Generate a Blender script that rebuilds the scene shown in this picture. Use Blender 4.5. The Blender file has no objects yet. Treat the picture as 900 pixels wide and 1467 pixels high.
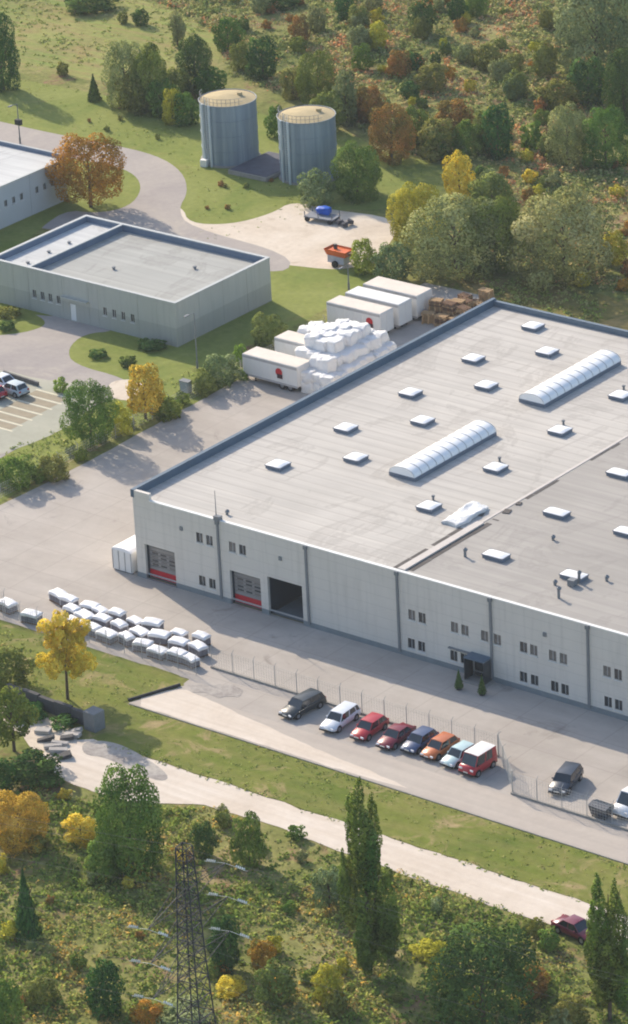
import bpy, bmesh, math, random
import numpy as np
from mathutils import Vector, Matrix, noise
scn = bpy.context.scene
COL = scn.collection
random.seed(7)
HAZE_DENSITY = 0.00009
# ------------------------------------------------------------------ camera
cd = bpy.data.cameras.new('camera'); cam = bpy.data.objects.new('camera', cd); COL.objects.link(cam)
cd.sensor_fit = 'HORIZONTAL'; cd.sensor_width = 36.0; cd.lens = 36.0*5809.2/900.0
cd.clip_start = 1.0; cd.clip_end = 6000.0
_r, _u, _f = Vector((0.7858067,0.6166294,-0.0477082)), Vector((-0.2167815,0.3468584,0.9125212)), Vector((-0.5792354,0.7067230,-0.4062375))
M = Matrix((( _r.x,_u.x,-_f.x,0),(_r.y,_u.y,-_f.y,0),(_r.z,_u.z,-_f.z,0),(0,0,0,1)))
M.translation = Vector((244.318,-270.172,167.688))
cam.matrix_world = M
scn.camera = cam
# ------------------------------------------------------------------ sky, sun, exposure
SUN = Vector((-1.61, 0.61, 1.0)).normalized()
w = bpy.data.worlds.new('World'); scn.world = w; w.use_nodes = True
nt = w.node_tree; bg = nt.nodes['Background']
sky = nt.nodes.new('ShaderNodeTexSky'); sky.sky_type = 'NISHITA'; sky.sun_disc = False
sky.sun_elevation = math.asin(SUN.z); sky.sun_rotation = math.atan2(SUN.x, SUN.y)
sky.air_density = 1.0; sky.dust_density = 1.6
nt.links.new(sky.outputs[0], bg.inputs[0]); bg.inputs[1].default_value = 0.13
ld = bpy.data.lights.new('sun', 'SUN'); ld.energy = 3.25; ld.angle = math.radians(0.55); ld.color = (1.0, 0.865, 0.69)
sun = bpy.data.objects.new('sun', ld); COL.objects.link(sun)
sun.rotation_euler = (-SUN).to_track_quat('-Z', 'Y').to_euler(); sun.location = (0, 0, 80)
# thin autumn haze: one even, closed box of air round the camera and everything built
_hm = bpy.data.materials.new('haze_air'); _hm.use_nodes = True; _hn = _hm.node_tree; _hn.nodes.clear()
_ho = _hn.nodes.new('ShaderNodeOutputMaterial'); _hv = _hn.nodes.new('ShaderNodeVolumePrincipled')
_hv.inputs['Color'].default_value = (.86, .93, 1.0, 1); _hv.inputs['Density'].default_value = HAZE_DENSITY
_hn.links.new(_hv.outputs[0], _ho.inputs['Volume'])
_me = bpy.data.meshes.new('haze'); _b = 3020
_me.from_pydata([(x, y, z) for z in (-1.5, 172) for y in (-_b, _b) for x in (-_b, _b)], [], [(0, 2, 3, 1), (4, 5, 7, 6), (0, 1, 5, 4), (2, 6, 7, 3), (0, 4, 6, 2), (1, 3, 7, 5)])
_me.materials.append(_hm); _hz = bpy.data.objects.new('haze', _me); COL.objects.link(_hz); _hz['kind'] = 'stuff'
scn.cycles.volume_bounces = 0
scn.view_settings.view_transform = 'Standard'; scn.view_settings.look = 'None'
scn.view_settings.exposure = 0.84; scn.view_settings.gamma = 1.0
scn.cycles.max_bounces = 6
scn.cycles.pixel_filter_type = 'BLACKMAN_HARRIS'; scn.cycles.filter_width = 2.0

# ------------------------------------------------------------------ helpers
def srgb(h, k=1.0):
    if isinstance(h, str): c = [int(h[i:i+2], 16)/255 for i in (0, 2, 4)]
    else: c = [v/255 for v in h]
    return tuple(k*((v/12.92) if v <= .04045 else ((v+.055)/1.055)**2.4) for v in c)
def newmat(name, rough=.8, spec=.3):
    m = bpy.data.materials.new(name); m.use_nodes = True
    b = m.node_tree.nodes['Principled BSDF']; b.inputs['Roughness'].default_value = rough
    b.inputs['Specular IOR Level'].default_value = spec
    return m, m.node_tree, b
def noise_tex(nt, scale, detail=4, rough=.6, vec=None, dist=0.0):
    n = nt.nodes.new('ShaderNodeTexNoise'); n.inputs['Scale'].default_value = scale
    n.inputs['Detail'].default_value = detail; n.inputs['Roughness'].default_value = rough
    n.inputs['Distortion'].default_value = dist
    if vec is not None: nt.links.new(vec, n.inputs['Vector'])
    return n
def ramp(nt, fac, stops):
    r = nt.nodes.new('ShaderNodeValToRGB'); e = r.color_ramp.elements
    while len(e) < len(stops): e.new(0.5)
    for k, (p, c) in enumerate(stops):
        e[k].position = p; e[k].color = (*c[:3], 1)
    nt.links.new(fac, r.inputs[0]); return r
def mixc(nt, fac, a, b, mode='MIX'):
    m = nt.nodes.new('ShaderNodeMix'); m.data_type = 'RGBA'; m.blend_type = mode
    for s, v in ((m.inputs[0], fac), (m.inputs[6], a), (m.inputs[7], b)):
        if isinstance(v, (int, float)): s.default_value = v
        elif isinstance(v, tuple): s.default_value = (*v[:3], 1)
        else: nt.links.new(v, s)
    return m.outputs[2]
def coords(nt, scale=None, rot=0):
    t = nt.nodes.new('ShaderNodeTexCoord')
    if scale is None: return t.outputs['Object']
    mp = nt.nodes.new('ShaderNodeMapping'); mp.inputs['Scale'].default_value = scale
    mp.inputs['Rotation'].default_value = (0, 0, rot)
    nt.links.new(t.outputs['Object'], mp.inputs[0]); return mp.outputs[0]
def bump(nt, b, h, strength=.3, dist=.05):
    n = nt.nodes.new('ShaderNodeBump'); n.inputs['Strength'].default_value = strength; n.inputs['Distance'].default_value = dist
    nt.links.new(h, n.inputs['Height']); nt.links.new(n.outputs[0], b.inputs['Normal'])
def simple(name, c, rough=.6, var=.12, scale=1.2, spec=.3, metal=0, bmp=0):
    """a colour with uneven wear; c is linear"""
    m, nt, b = newmat(name, rough, spec); b.inputs['Metallic'].default_value = metal
    v = coords(nt); n1 = noise_tex(nt, scale, 6, .65, v)
    lo = tuple(x*(1-var) for x in c); hi = tuple(min(1, x*(1+var)) for x in c)
    r = ramp(nt, n1.outputs[0], [(.3, lo), (.7, hi)])
    nt.links.new(r.outputs[0], b.inputs['Base Color'])
    if bmp: bump(nt, b, noise_tex(nt, scale*9, 3, .6, v).outputs[0], bmp, .02)
    return m
MAT = {}
def ground_mat(name, stops, big=.05, fine=2.5, finevar=.25, patch=None, streak=None, bmp=.5):
    """ground: broad patches + fine mottling; stops are colours of the broad patches"""
    m, nt, b = newmat(name, .95, .1)
    v = coords(nt)
    n1 = noise_tex(nt, big, 8, .68, v, .6)
    k = len(stops); r = ramp(nt, n1.outputs[0], [(.3+.4*i/(k-1), c) for i, c in enumerate(stops)])
    col = r.outputs[0]
    if patch:
        n3 = noise_tex(nt, patch[1], 6, .7, v, 1.0)
        r3 = ramp(nt, n3.outputs[0], [(patch[2], (0, 0, 0)), (patch[2]+patch[3], (1, 1, 1))])
        col = mixc(nt, r3.outputs[0], col, patch[0])
    if streak:
        vs = coords(nt, streak[0], streak[3] if len(streak) > 3 else 0); n4 = noise_tex(nt, 1, 5, .6, vs)
        r4 = ramp(nt, n4.outputs[0], [(.35, (0, 0, 0)), (.65, (1, 1, 1))])
        mm = nt.nodes.new('ShaderNodeMath'); mm.operation = 'MULTIPLY'; mm.inputs[1].default_value = streak[2]
        nt.links.new(r4.outputs[0], mm.inputs[0]); col = mixc(nt, mm.outputs[0], col, streak[1])
    n2 = noise_tex(nt, fine, 4, .7, v)
    r2 = ramp(nt, n2.outputs[0], [(.3, (1-finevar,)*3), (.7, (1+finevar*.6,)*3)])
    col = mixc(nt, 1.0, col, r2.outputs[0], 'MULTIPLY')
    nt.links.new(col, b.inputs['Base Color'])
    if bmp: bump(nt, b, n2.outputs[0], bmp, .08)
    return m
def foliage(name, c1, c2, c3, trans=.35, hue=.03):
    m = bpy.data.materials.new(name); m.use_nodes = True; nt = m.node_tree; nt.nodes.clear()
    out = nt.nodes.new('ShaderNodeOutputMaterial')
    at = nt.nodes.new('ShaderNodeAttribute'); at.attribute_name = 'tone'
    r = ramp(nt, at.outputs['Fac'], [(0, tuple(c*1.1 for c in c1)), (.55, tuple(c*1.25 for c in c2)), (1, tuple(c*1.3 for c in c3))])
    oi = nt.nodes.new('ShaderNodeObjectInfo')
    hs = nt.nodes.new('ShaderNodeHueSaturation')
    mr = nt.nodes.new('ShaderNodeMapRange'); mr.inputs[3].default_value = .5-hue; mr.inputs[4].default_value = .5+hue
    nt.links.new(oi.outputs['Random'], mr.inputs[0]); nt.links.new(mr.outputs[0], hs.inputs['Hue'])
    nt.links.new(r.outputs[0], hs.inputs['Color'])
    d = nt.nodes.new('ShaderNodeBsdfDiffuse'); t = nt.nodes.new('ShaderNodeBsdfTranslucent'); mx = nt.nodes.new('ShaderNodeMixShader')
    mx.inputs[0].default_value = trans*.5
    for s in (d, t): nt.links.new(hs.outputs[0], s.inputs['Color'])
    nt.links.new(d.outputs[0], mx.inputs[1]); nt.links.new(t.outputs[0], mx.inputs[2]); nt.links.new(mx.outputs[0], out.inputs[0])
    return m

class MB:
    """mesh builder"""
    def __init__(s): s.v = []; s.f = []; s.sm = []
    def add(s, vs, fs, smooth=False):
        o = len(s.v); s.v += [tuple(p) for p in vs]
        for q in fs: s.f.append(tuple(i+o for i in q)); s.sm.append(smooth)
        return s
    def box(s, x0, y0, z0, x1, y1, z1):
        vs = [(x, y, z) for z in (z0, z1) for y in (y0, y1) for x in (x0, x1)]
        return s.add(vs, [(0, 2, 3, 1), (4, 5, 7, 6), (0, 1, 5, 4), (2, 6, 7, 3), (0, 4, 6, 2), (1, 3, 7, 5)])
    def cbox(s, c, d, rz=0, tilt=0):
        m = Matrix.Translation(c) @ Matrix.Rotation(rz, 4, 'Z') @ Matrix.Rotation(tilt, 4, 'X')
        vs = [m @ Vector((x*d[0]/2, y*d[1]/2, z*d[2]/2)) for z in (-1, 1) for y in (-1, 1) for x in (-1, 1)]
        return s.add(vs, [(0, 2, 3, 1), (4, 5, 7, 6), (0, 1, 5, 4), (2, 6, 7, 3), (0, 4, 6, 2), (1, 3, 7, 5)])
    def tube(s, p, q, r0, r1=None, n=8, caps=True, smooth=True):
        r1 = r0 if r1 is None else r1
        p, q = Vector(p), Vector(q); d = (q-p).normalized()
        a = d.orthogonal().normalized(); b = d.cross(a)
        vs = [p+(a*math.cos(t)+b*math.sin(t))*r0 for t in [2*math.pi*i/n for i in range(n)]]
        vs += [q+(a*math.cos(t)+b*math.sin(t))*r1 for t in [2*math.pi*i/n for i in range(n)]]
        s.add(vs, [(i, (i+1) % n, n+(i+1) % n, n+i) for i in range(n)], smooth)
        if caps: s.add(vs[:n], [tuple(reversed(range(n)))]); s.add(vs[n:], [tuple(range(n))])
        return s
    def build(s, name, mat, parent=None, loc=None, bevel=0):
        me = bpy.data.meshes.new(name); me.from_pydata(s.v, [], s.f)
        me.polygons.foreach_set('use_smooth', s.sm)
        if bevel:
            bm = bmesh.new(); bm.from_mesh(me); bmesh.ops.remove_doubles(bm, verts=bm.verts, dist=1e-4)
            bmesh.ops.bevel(bm, geom=[e for e in bm.edges if len(e.link_faces) == 2 and e.calc_face_angle(0) > .5], offset=bevel, segments=2, affect='EDGES', profile=.6)
            for f in bm.faces: f.smooth = False
            bm.to_mesh(me); bm.free()
        me.update(); me.materials.append(mat)
        o = bpy.data.objects.new(name, me); COL.objects.link(o)
        if parent is not None: o.parent = parent
        if loc is not None: o.location = loc
        return o
def part(name, me, mat=None, parent=None, loc=(0, 0, 0), rz=0, sc=None):
    o = bpy.data.objects.new(name, me); COL.objects.link(o); o.location = loc; o.rotation_euler = (0, 0, rz)
    if sc: o.scale = sc
    if mat is not None:
        if not me.materials: me.materials.append(mat)
        o.material_slots[0].link = 'OBJECT'; o.material_slots[0].material = mat
    if parent is not None: o.parent = parent
    return o
def tag(o, label=None, cat=None, group=None, kind=None):
    if label: o['label'] = label
    if cat: o['category'] = cat
    if group: o['group'] = group
    if kind: o['kind'] = kind
    return o
def thing(name, label, cat, loc=(0, 0, 0), rz=0, group=None):
    o = bpy.data.objects.new(name, None); COL.objects.link(o); o.location = loc; o.rotation_euler = (0, 0, rz)
    o.empty_display_size = .3
    return tag(o, label, cat, group)
def copy_tree(o, parent=None):
    c = o.copy(); COL.objects.link(c); c.parent = parent
    for ch in [x for x in o.children]: copy_tree(ch, c)
    return c

# ------------------------------------------------------------------ ground materials
G_ = lambda r, g, b: srgb((r, g, b), 1.0)
m_scrub = ground_mat('scrub_ground', [srgb((76, 90, 46)), srgb((114, 120, 62)), srgb((136, 134, 80)), srgb((154, 134, 104))], .09, 1.3, .4,
                     patch=(srgb((138, 108, 84)), .16, .55, .12))
m_meadow = ground_mat('meadow_grass', [srgb((104, 122, 60)), srgb((130, 142, 72)), srgb((146, 150, 86))], .05, 1.2, .22,
                      patch=(srgb((148, 134, 84)), .09, .56, .14), streak=((.07, .7, 1), srgb((146, 126, 88)), .7, .35))
m_lawn = ground_mat('mown_lawn', [srgb((106, 122, 56)), srgb((126, 134, 68)), srgb((138, 144, 82))], .09, 1.3, .16,
                    patch=(srgb((142, 134, 84)), .2, .6, .15))
m_verge = ground_mat('verge_grass', [srgb((82, 102, 36)), srgb((104, 116, 46)), srgb((122, 126, 60))], .1, 1.1, .2,
                     patch=(srgb((160, 142, 104)), .2, .53, .12), streak=((.1, .6, 1), srgb((140, 130, 84)), .4))
m_yard = ground_mat('yard_concrete', [srgb((164, 158, 150)), srgb((178, 171, 163)), srgb((187, 181, 174))], .07, .9, .05,
                    patch=(srgb((140, 134, 128)), .12, .62, .12), streak=((.03, .35, 1), srgb((150, 142, 136)), .35, .2), bmp=.1)
def add_slabs(m, size, col, k):
    nt = m.node_tree; b = nt.nodes['Principled BSDF']; src_ = b.inputs['Base Color'].links[0].from_socket
    br = nt.nodes.new('ShaderNodeTexBrick'); br.inputs['Scale'].default_value = 1; br.inputs['Brick Width'].default_value = size; br.inputs['Row Height'].default_value = size; br.offset = 0
    br.inputs['Mortar Size'].default_value = .05; br.inputs['Mortar Smooth'].default_value = .3
    br.inputs['Color1'].default_value = (0, 0, 0, 1); br.inputs['Color2'].default_value = (.22, .22, .22, 1); br.inputs['Mortar'].default_value = (1, 1, 1, 1)
    nt.links.new(coords(nt), br.inputs['Vector']); mm = nt.nodes.new('ShaderNodeMath'); mm.operation = 'MULTIPLY'; mm.inputs[1].default_value = k
    nt.links.new(br.outputs['Color'], mm.inputs[0]); nt.links.new(mixc(nt, mm.outputs[0], src_, col), b.inputs['Base Color'])
add_slabs(m_yard, 4.5, srgb((128, 120, 112)), .35)
m_road = ground_mat('pale_asphalt_road', [srgb((174, 165, 155)), srgb((182, 173, 163)), srgb((188, 180, 170))], .08, 1.2, .05,
                    streak=((.02, .8, 1), srgb((156, 148, 142)), .4), bmp=.1)
m_asph = ground_mat('worn_asphalt', [srgb((150, 144, 142)), srgb((164, 157, 152)), srgb((174, 166, 158))], .08, 1.4, .07, bmp=.15,
                    patch=(srgb((176, 168, 158)), .1, .58, .1))
m_sand = ground_mat('pale_sand', [srgb((190, 176, 158)), srgb((206, 194, 178)), srgb((214, 204, 190))], .12, 1.5, .08,
                    patch=(srgb((170, 154, 132)), .3, .6, .12), bmp=.3)
m_path = ground_mat('sandy_path', [srgb((200, 188, 174)), srgb((212, 201, 188)), srgb((218, 209, 198))], .12, 1.2, .06,
                    streak=((.04, 1.1, 1), srgb((188, 174, 156)), .5), bmp=.3)
m_lot = ground_mat('parking_paving', [srgb((158, 156, 142)), srgb((168, 168, 154)), srgb((178, 175, 160))], .1, 1.2, .06,
                   patch=(srgb((150, 138, 118)), .09, .55, .1), bmp=.15)
m_gravel = ground_mat('grey_gravel', [srgb((140, 134, 130)), srgb((168, 162, 156)), srgb((184, 178, 168))], .3, 2.5, .2, bmp=.4)
m_dry = ground_mat('dry_grass', [srgb((104, 104, 54)), srgb((134, 122, 70)), srgb((154, 134, 90))], .1, 1.4, .25,
                   patch=(srgb((90, 96, 50)), .15, .55, .1))

def sheet(name, pts, z, mat, wob=.25, seg=1.2, kind='structure', closed=True, parent=None):
    """a flat sheet with a slightly uneven outline"""
    out = []
    n = len(pts)
    for i in range(n):
        a, b = Vector(pts[i]), Vector(pts[(i+1) % n]); L = (b-a).length; k = max(1, int(L/seg)) if wob else 1
        if L > 150: k = 1
        for j in range(k):
            p = a.lerp(b, j/k)
            if wob and k > 1:
                q = noise.noise_vector(Vector((p.x*.55, p.y*.55, 3.1)))+.6*noise.noise_vector(Vector((p.x*1.6, p.y*1.6, 9.1)))
                p = p+Vector((q.x, q.y))*wob
            out.append((p.x, p.y, z))
    me = bpy.data.meshes.new(name); me.from_pydata(out, [], [tuple(range(len(out)))])
    me.update()
    if me.polygons[0].normal.z < 0: me.flip_normals()
    me.materials.append(mat); o = bpy.data.objects.new(name, me); COL.objects.link(o)
    if kind: o['kind'] = kind
    if parent: o.parent = parent
    return o
def smooth_poly(pts, k=3):
    """round a closed outline (Chaikin)"""
    for _ in range(k):
        q = []
        for i in range(len(pts)):
            a, b = pts[i], pts[(i+1) % len(pts)]
            q += [(a[0]*.75+b[0]*.25, a[1]*.75+b[1]*.25), (a[0]*.25+b[0]*.75, a[1]*.25+b[1]*.75)]
        pts = q
    return pts

# ------------------------------------------------------------------ ground and paving
sheet('ground', [(-3000, -3000), (3000, -3000), (3000, 3000), (-3000, 3000)], 0, m_scrub, 0)
sheet('meadow', smooth_poly([(-155.47,142.17),(-136.36,152.77),(-117.63,147.71),(-103.20,140.96),(-93.86,125.06),(-101.82,117.08),(-118.94,119.47),(-125.95,110.20)], 2), .004, m_meadow, .9, 2)
sheet('tank_lawn', smooth_poly([(-127.01,111.35),(-114.19,114.13),(-101.51,113.86),(-92.23,115.82),(-88.17,118.15),(-68.36,119.72),(-54.58,113.49),(-47.33,115.55),(-40.40,110.53),(-42.81,97.94),(-48.73,94.45),(-51.55,87.03),(-54.24,76.96),(-70.82,75.62),(-98.29,80.25)], 1), .008, m_lawn, .6, 1.5)
sheet('dry_strip', [(-23.40,83.10),(-14.08,86.83),(4.42,88.10),(11.48,77.46),(-13.27,77.43)], .004, m_dry, .8, 1.5)
sheet('sandy_yard', smooth_poly([(-69.00,84.83),(-65.63,85.64),(-61.15,81.34),(-56.40,83.58),(-54.47,89.32),(-55.22,94.12),(-49.47,94.01),(-40.27,95.99),(-35.77,89.34),(-33.89,81.39),(-35.31,77.85),(-42.81,76.07),(-51.19,73.25),(-63.14,74.48)], 2), .016, m_sand, .4, 1.2)
sheet('curving_road', smooth_poly([(-115.62,99.02),(-107.94,98.81),(-99.20,98.64),(-90.03,99.15),(-81.06,98.99),(-74.00,95.69),(-68.49,90.16),(-65.50,84.55),(-60.36,80.38),(-43.29,79.33),(-39.62,73.39),(-50.88,72.88),(-68.44,74.16),(-75.13,70.20),(-89.30,70.51)], 2), .020, m_asph, .12, 1.2)
sheet('road_island', smooth_poly([(-109.67,92.58),(-102.15,92.42),(-90.93,91.99),(-83.65,93.12),(-78.48,91.84),(-74.02,87.81),(-71.35,82.27),(-73.14,78.29),(-77.92,77.22),(-74.14,66.53),(-72.52,52.34)], 2), .024, m_lawn, .15, 1.2)
sheet('office_lawn', [(-83.89,62.15),(-70.22,64.67),(-48.48,83.18),(-31.83,80.73),(-28.33,78.82),(-29.11,67.89),(-28.50,58.12),(-29.55,52.53),(-21.73,42.89),(-24.79,34.06),(-25.59,22.30),(-23.96,6.12),(-24.09,-2.20)], .012, m_lawn, .3, 1.2)
sheet('access_road', smooth_poly([(-65.33,42.18),(-58.35,47.68),(-50.46,50.90),(-45.09,49.57),(-47.97,46.82),(-46.48,42.24),(-42.85,39.06),(-35.02,39.02),(-31.03,36.73),(-32.63,32.71),(-33.29,26.54),(-31.38,14.32),(-32.67,7.03)], 2), .020, m_asph, .12, 1)
sheet('pale_patch', smooth_poly([(-36.08,36.95),(-34.35,39.43),(-31.03,38.14),(-29.67,34.53),(-32.36,33.57)], 2), .032, m_sand, .15, .8)
sheet('road_lawn', smooth_poly([(-67.64,44.67),(-60.56,48.93),(-55.36,48.20),(-53.16,46.21),(-54.59,42.30),(-60.94,37.45)], 2), .028, m_lawn, .1, 1)
lot = sheet('parking_lot', smooth_poly([(-54.20,30.20),(-49.05,33.82),(-42.64,33.65),(-36.34,35.84),(-33.29,32.31),(-31.34,26.61),(-31.36,20.96),(-32.40,15.44),(-33.94,8.40)], 1), .024, m_lot, .1, 1)
sheet('yard', [(-24.2, 80), (-24.0, 60), (-24.0, 45), (-23.5, 29), (-23.1, 15), (-23.6, 2), (-23, -15), (-14, -14.6), (-5.2, -14.9), (19, -14.9), (19.5, -21.2), (140, -21.2), (140, 0.3), (0.2, 0.3), (0.2, 62), (-6, 72), (-14, 80)], .028, m_yard, .12, 1.5)
sheet('road', [(17.4, -21.75), (19.2, -17.2), (30, -17.4), (140, -17.6), (140, -21.9)], .032, m_road, .06, 1.5)
sheet('sand_shoulder', smooth_poly([(17.2, -21.8), (19.3, -16.6), (23, -17.2), (29, -18.2), (37, -19.6), (50, -21.0), (47, -21.6), (24, -21.7)], 1), .036, m_path, .2, .8)
sheet('grass_verge', [(-60, -15.2), (-5, -15.2), (17.8, -14.8), (19.4, -16.2), (16.9, -21.95), (140, -22), (140, -29.2), (20, -29.2), (-60, -31)], .040, m_verge, .18, 1)
sheet('verge_tuft_patch', [(19.6, -16.0), (22, -14.3), (24.6, -14.0), (25.2, -15.2), (23.5, -16.4), (21, -16.6)], .048, m_gravel, .6, .4)
sheet('sandy_path', [(19.5, -29.3), (140, -29.2), (140, -34.2), (66, -33.9), (52, -33.6), (44, -33.1), (36, -33.3), (30.5, -36.6), (25, -37), (21.5, -36.3), (17.8, -34.2), (16, -31)], .036, m_path, .3, 1)
sheet('gravel_streak', smooth_poly([(18.87,-29.99),(21.13,-28.53),(24.89,-29.03),(30.07,-30.80),(30.25,-32.27),(26.56,-31.96),(22.66,-31.28),(20.68,-32.07)], 2), .048, m_gravel, .4, .7)
sheet('side_path', smooth_poly([(17.5, -34.5), (19.5, -29.5), (12, -27.8), (4, -29), (-6, -31), (-6, -33), (6, -31.5), (12, -31.5)], 1), .044, m_sand, .4, .8)
m_cream = simple('cream_bay_line', srgb((208, 202, 180)), .8, .1)
for k in range(7):
    a = (-42.60,31.06); x0 = -44.5+k*1.55*.15; y0 = 31.6-k*1.9
    mb = MB(); mb.box(-2.6, -.13, 0, 2.6, .13, .004)
    o = mb.build('bay_line', m_cream, lot); o.location = (-38.8+k*.1, 31.3-k*1.72, .033)
m_brown = simple('brown_bay_paving', srgb((150, 140, 120)), .9, .12)
for k in range(6):
    mb = MB(); mb.box(-2.3, -.62, 0, 2.3, .62, .003)
    o = mb.build('bay_paving', m_brown, lot); o.location = (-38.9+k*.1, 30.44-k*1.72, .029)
kerbm = simple('kerb_stone', srgb((150, 146, 140)), .85, .15, 2)
mb = MB(); mb.box(19.2, -12.05, 0, 52.5, -11.8, .22); mb.box(57.5, -17.15, 0, 140, -16.9, .22)
tag(mb.build('fence_kerb', kerbm), kind='structure')
mb = MB(); mb.box(17.6, -22.05, 0, 140, -21.9, .12)
tag(mb.build('road_kerb', kerbm), kind='structure')

# ------------------------------------------------------------------ big hall
def wall_mat(name, c, stain, step=1.1):
    m, nt, b = newmat(name, .6, .3); v = coords(nt)
    n1 = noise_tex(nt, .22, 5, .6, v); r = ramp(nt, n1.outputs[0], [(.3, tuple(x*.95 for x in c)), (.7, tuple(x*1.03 for x in c))])
    vs = coords(nt, (2.2, 2.2, .12)); n2 = noise_tex(nt, 1, 5, .65, vs); r2 = ramp(nt, n2.outputs[0], [(.5, (0, 0, 0)), (.8, (.35, .35, .35))])
    col = mixc(nt, r2.outputs[0], r.outputs[0], stain)          # rain streaks
    sp = nt.nodes.new('ShaderNodeSeparateXYZ'); nt.links.new(v, sp.inputs[0]); md = nt.nodes.new('ShaderNodeMath'); md.operation = 'FRACT'
    dv = nt.nodes.new('ShaderNodeMath'); dv.operation = 'DIVIDE'; dv.inputs[1].default_value = step; nt.links.new(sp.outputs[2], dv.inputs[0]); nt.links.new(dv.outputs[0], md.inputs[0])
    lt = nt.nodes.new('ShaderNodeMath'); lt.operation = 'LESS_THAN'; lt.inputs[1].default_value = .045; nt.links.new(md.outputs[0], lt.inputs[0])
    mm = nt.nodes.new('ShaderNodeMath'); mm.operation = 'MULTIPLY'; mm.inputs[1].default_value = .3; nt.links.new(lt.outputs[0], mm.inputs[0])
    col = mixc(nt, mm.outputs[0], col, stain); nt.links.new(col, b.inputs['Base Color']); return m
m_wall = wall_mat('grey_wall_panel', srgb((208, 203, 195)), srgb((150, 148, 142)))
m_plinth = simple('concrete_plinth', srgb((124, 132, 136)), .85, .12, .8)
m_steelblue = simple('slate_blue_cladding', srgb((80, 100, 118)), .45, .1, .6)
m_pipe = simple('grey_downpipe', srgb((118, 122, 126)), .5, .08)
m_white = simple('white_trim', srgb((225, 225, 222)), .5, .05)
m_red = simple('red_door_paint', srgb((190, 28, 44)), .4, .08)
m_doorp = simple('pale_door_panel', srgb((146, 142, 140)), .5, .12, .7)
m_dark = simple('painted_doorway_shade', srgb((30, 44, 56)), .8, .1)  # shade inside the hall doorways, put into the colour
m_frame = simple('white_window_frame', srgb((205, 206, 205)), .4, .04)
m_glass, _nt, _b = newmat('window_glass', .08, .6)
_b.inputs['Base Color'].default_value = (.035, .04, .045, 1)
m_blind = simple('window_blind', srgb((120, 114, 110)), .7, .15, 1.5)
def roof_mat(name, base, seam, step, joint=.1):
    m, nt, b = newmat(name, .85, .2); v = coords(nt)
    n1 = noise_tex(nt, .09, 7, .65, v, .4); r = ramp(nt, n1.outputs[0], [(.3, tuple(c*.9 for c in base)), (.7, tuple(c*1.06 for c in base))])
    vs = coords(nt, (.025, 1.0, 1)); n2 = noise_tex(nt, 1.3, 4, .6, vs)
    r2 = ramp(nt, n2.outputs[0], [(.35, (.9, .9, .9)), (.65, (1.04, 1.04, 1.03))])
    col = mixc(nt, 1.0, r.outputs[0], r2.outputs[0], 'MULTIPLY')
    sp = nt.nodes.new('ShaderNodeSeparateXYZ'); nt.links.new(v, sp.inputs[0])
    md = nt.nodes.new('ShaderNodeMath'); md.operation = 'PINGPONG'; md.inputs[1].default_value = step; nt.links.new(sp.outputs[1], md.inputs[0])
    lt = nt.nodes.new('ShaderNodeMath'); lt.operation = 'LESS_THAN'; lt.inputs[1].default_value = joint; nt.links.new(md.outputs[0], lt.inputs[0])
    n5 = noise_tex(nt, .35, 4, .6, v); mm = nt.nodes.new('ShaderNodeMath'); mm.operation = 'MULTIPLY'
    nt.links.new(lt.outputs[0], mm.inputs[0]); nt.links.new(n5.outputs[0], mm.inputs[1])
    col = mixc(nt, mm.outputs[0], col, seam)
    n3 = noise_tex(nt, .16, 6, .7, coords(nt, (1, .5, 1)), 1.2); r3 = ramp(nt, n3.outputs[0], [(.54, (0, 0, 0)), (.58, (.35, .35, .35)), (.62, (.12, .12, .12)), (.8, (.5, .5, .5))])
    col = mixc(nt, r3.outputs[0], col, tuple(c*.8 for c in seam))
    nt.links.new(col, b.inputs['Base Color']); bump(nt, b, n2.outputs[0], .15, .04)
    return m
m_roofA = roof_mat('pale_roof_membrane', srgb((188, 184, 178)), srgb((160, 154, 148)), .75)
m_roofB = roof_mat('grey_roof_membrane', srgb((164, 160, 155)), srgb((150, 146, 142)), .75)
m_roofL = roof_mat('grey_office_roof', srgb((168, 169, 165)), srgb((142, 140, 136)), 1.2, .06)
m_roofW = roof_mat('white_office_roof', srgb((196, 198, 198)), srgb((160, 160, 160)), 1.5, .06)

def wall_x(name, x0, x1, z0, z1, y, holes, depth, mat, parent, face=-1):
    """upright wall in the XZ plane, outer face at y, with rectangular openings and their reveals"""
    mb = MB(); xs = sorted({x0, x1, *[h[0] for h in holes], *[h[1] for h in holes]}); zs = sorted({z0, z1, *[h[2] for h in holes], *[h[3] for h in holes]})
    yo, yi = y, y-face*depth
    for i in range(len(xs)-1):
        for j in range(len(zs)-1):
            cx, cz = (xs[i]+xs[i+1])/2, (zs[j]+zs[j+1])/2
            if any(h[0] < cx < h[1] and h[2] < cz < h[3] for h in holes): continue
            for yy, o in ((yo, 1), (yi, -1)):
                q = [(xs[i], yy, zs[j]), (xs[i+1], yy, zs[j]), (xs[i+1], yy, zs[j+1]), (xs[i], yy, zs[j+1])]
                mb.add(q if o*face < 0 else q[::-1], [(0, 1, 2, 3)])
    for (a, b, c, d) in holes+[(x0, x1, z0, z1)]:
        inv = (a, b, c, d) == (x0, x1, z0, z1)
        for q in ([(a, yo, c), (a, yi, c), (a, yi, d), (a, yo, d)], [(b, yo, c), (b, yo, d), (b, yi, d), (b, yi, c)],
                  [(a, yo, d), (a, yi, d), (b, yi, d), (b, yo, d)], [(a, yo, c), (b, yo, c), (b, yi, c), (a, yi, c)]):
            mb.add(q[::-1] if inv else q, [(0, 1, 2, 3)])
    return mb.build(name, mat, parent)
hall = thing('factory_hall', 'large pale grey flat-roofed factory hall with rooflights and a slate blue parapet', 'building')
XE, YE, HT = 76.0, 60.4, 8.6
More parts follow.
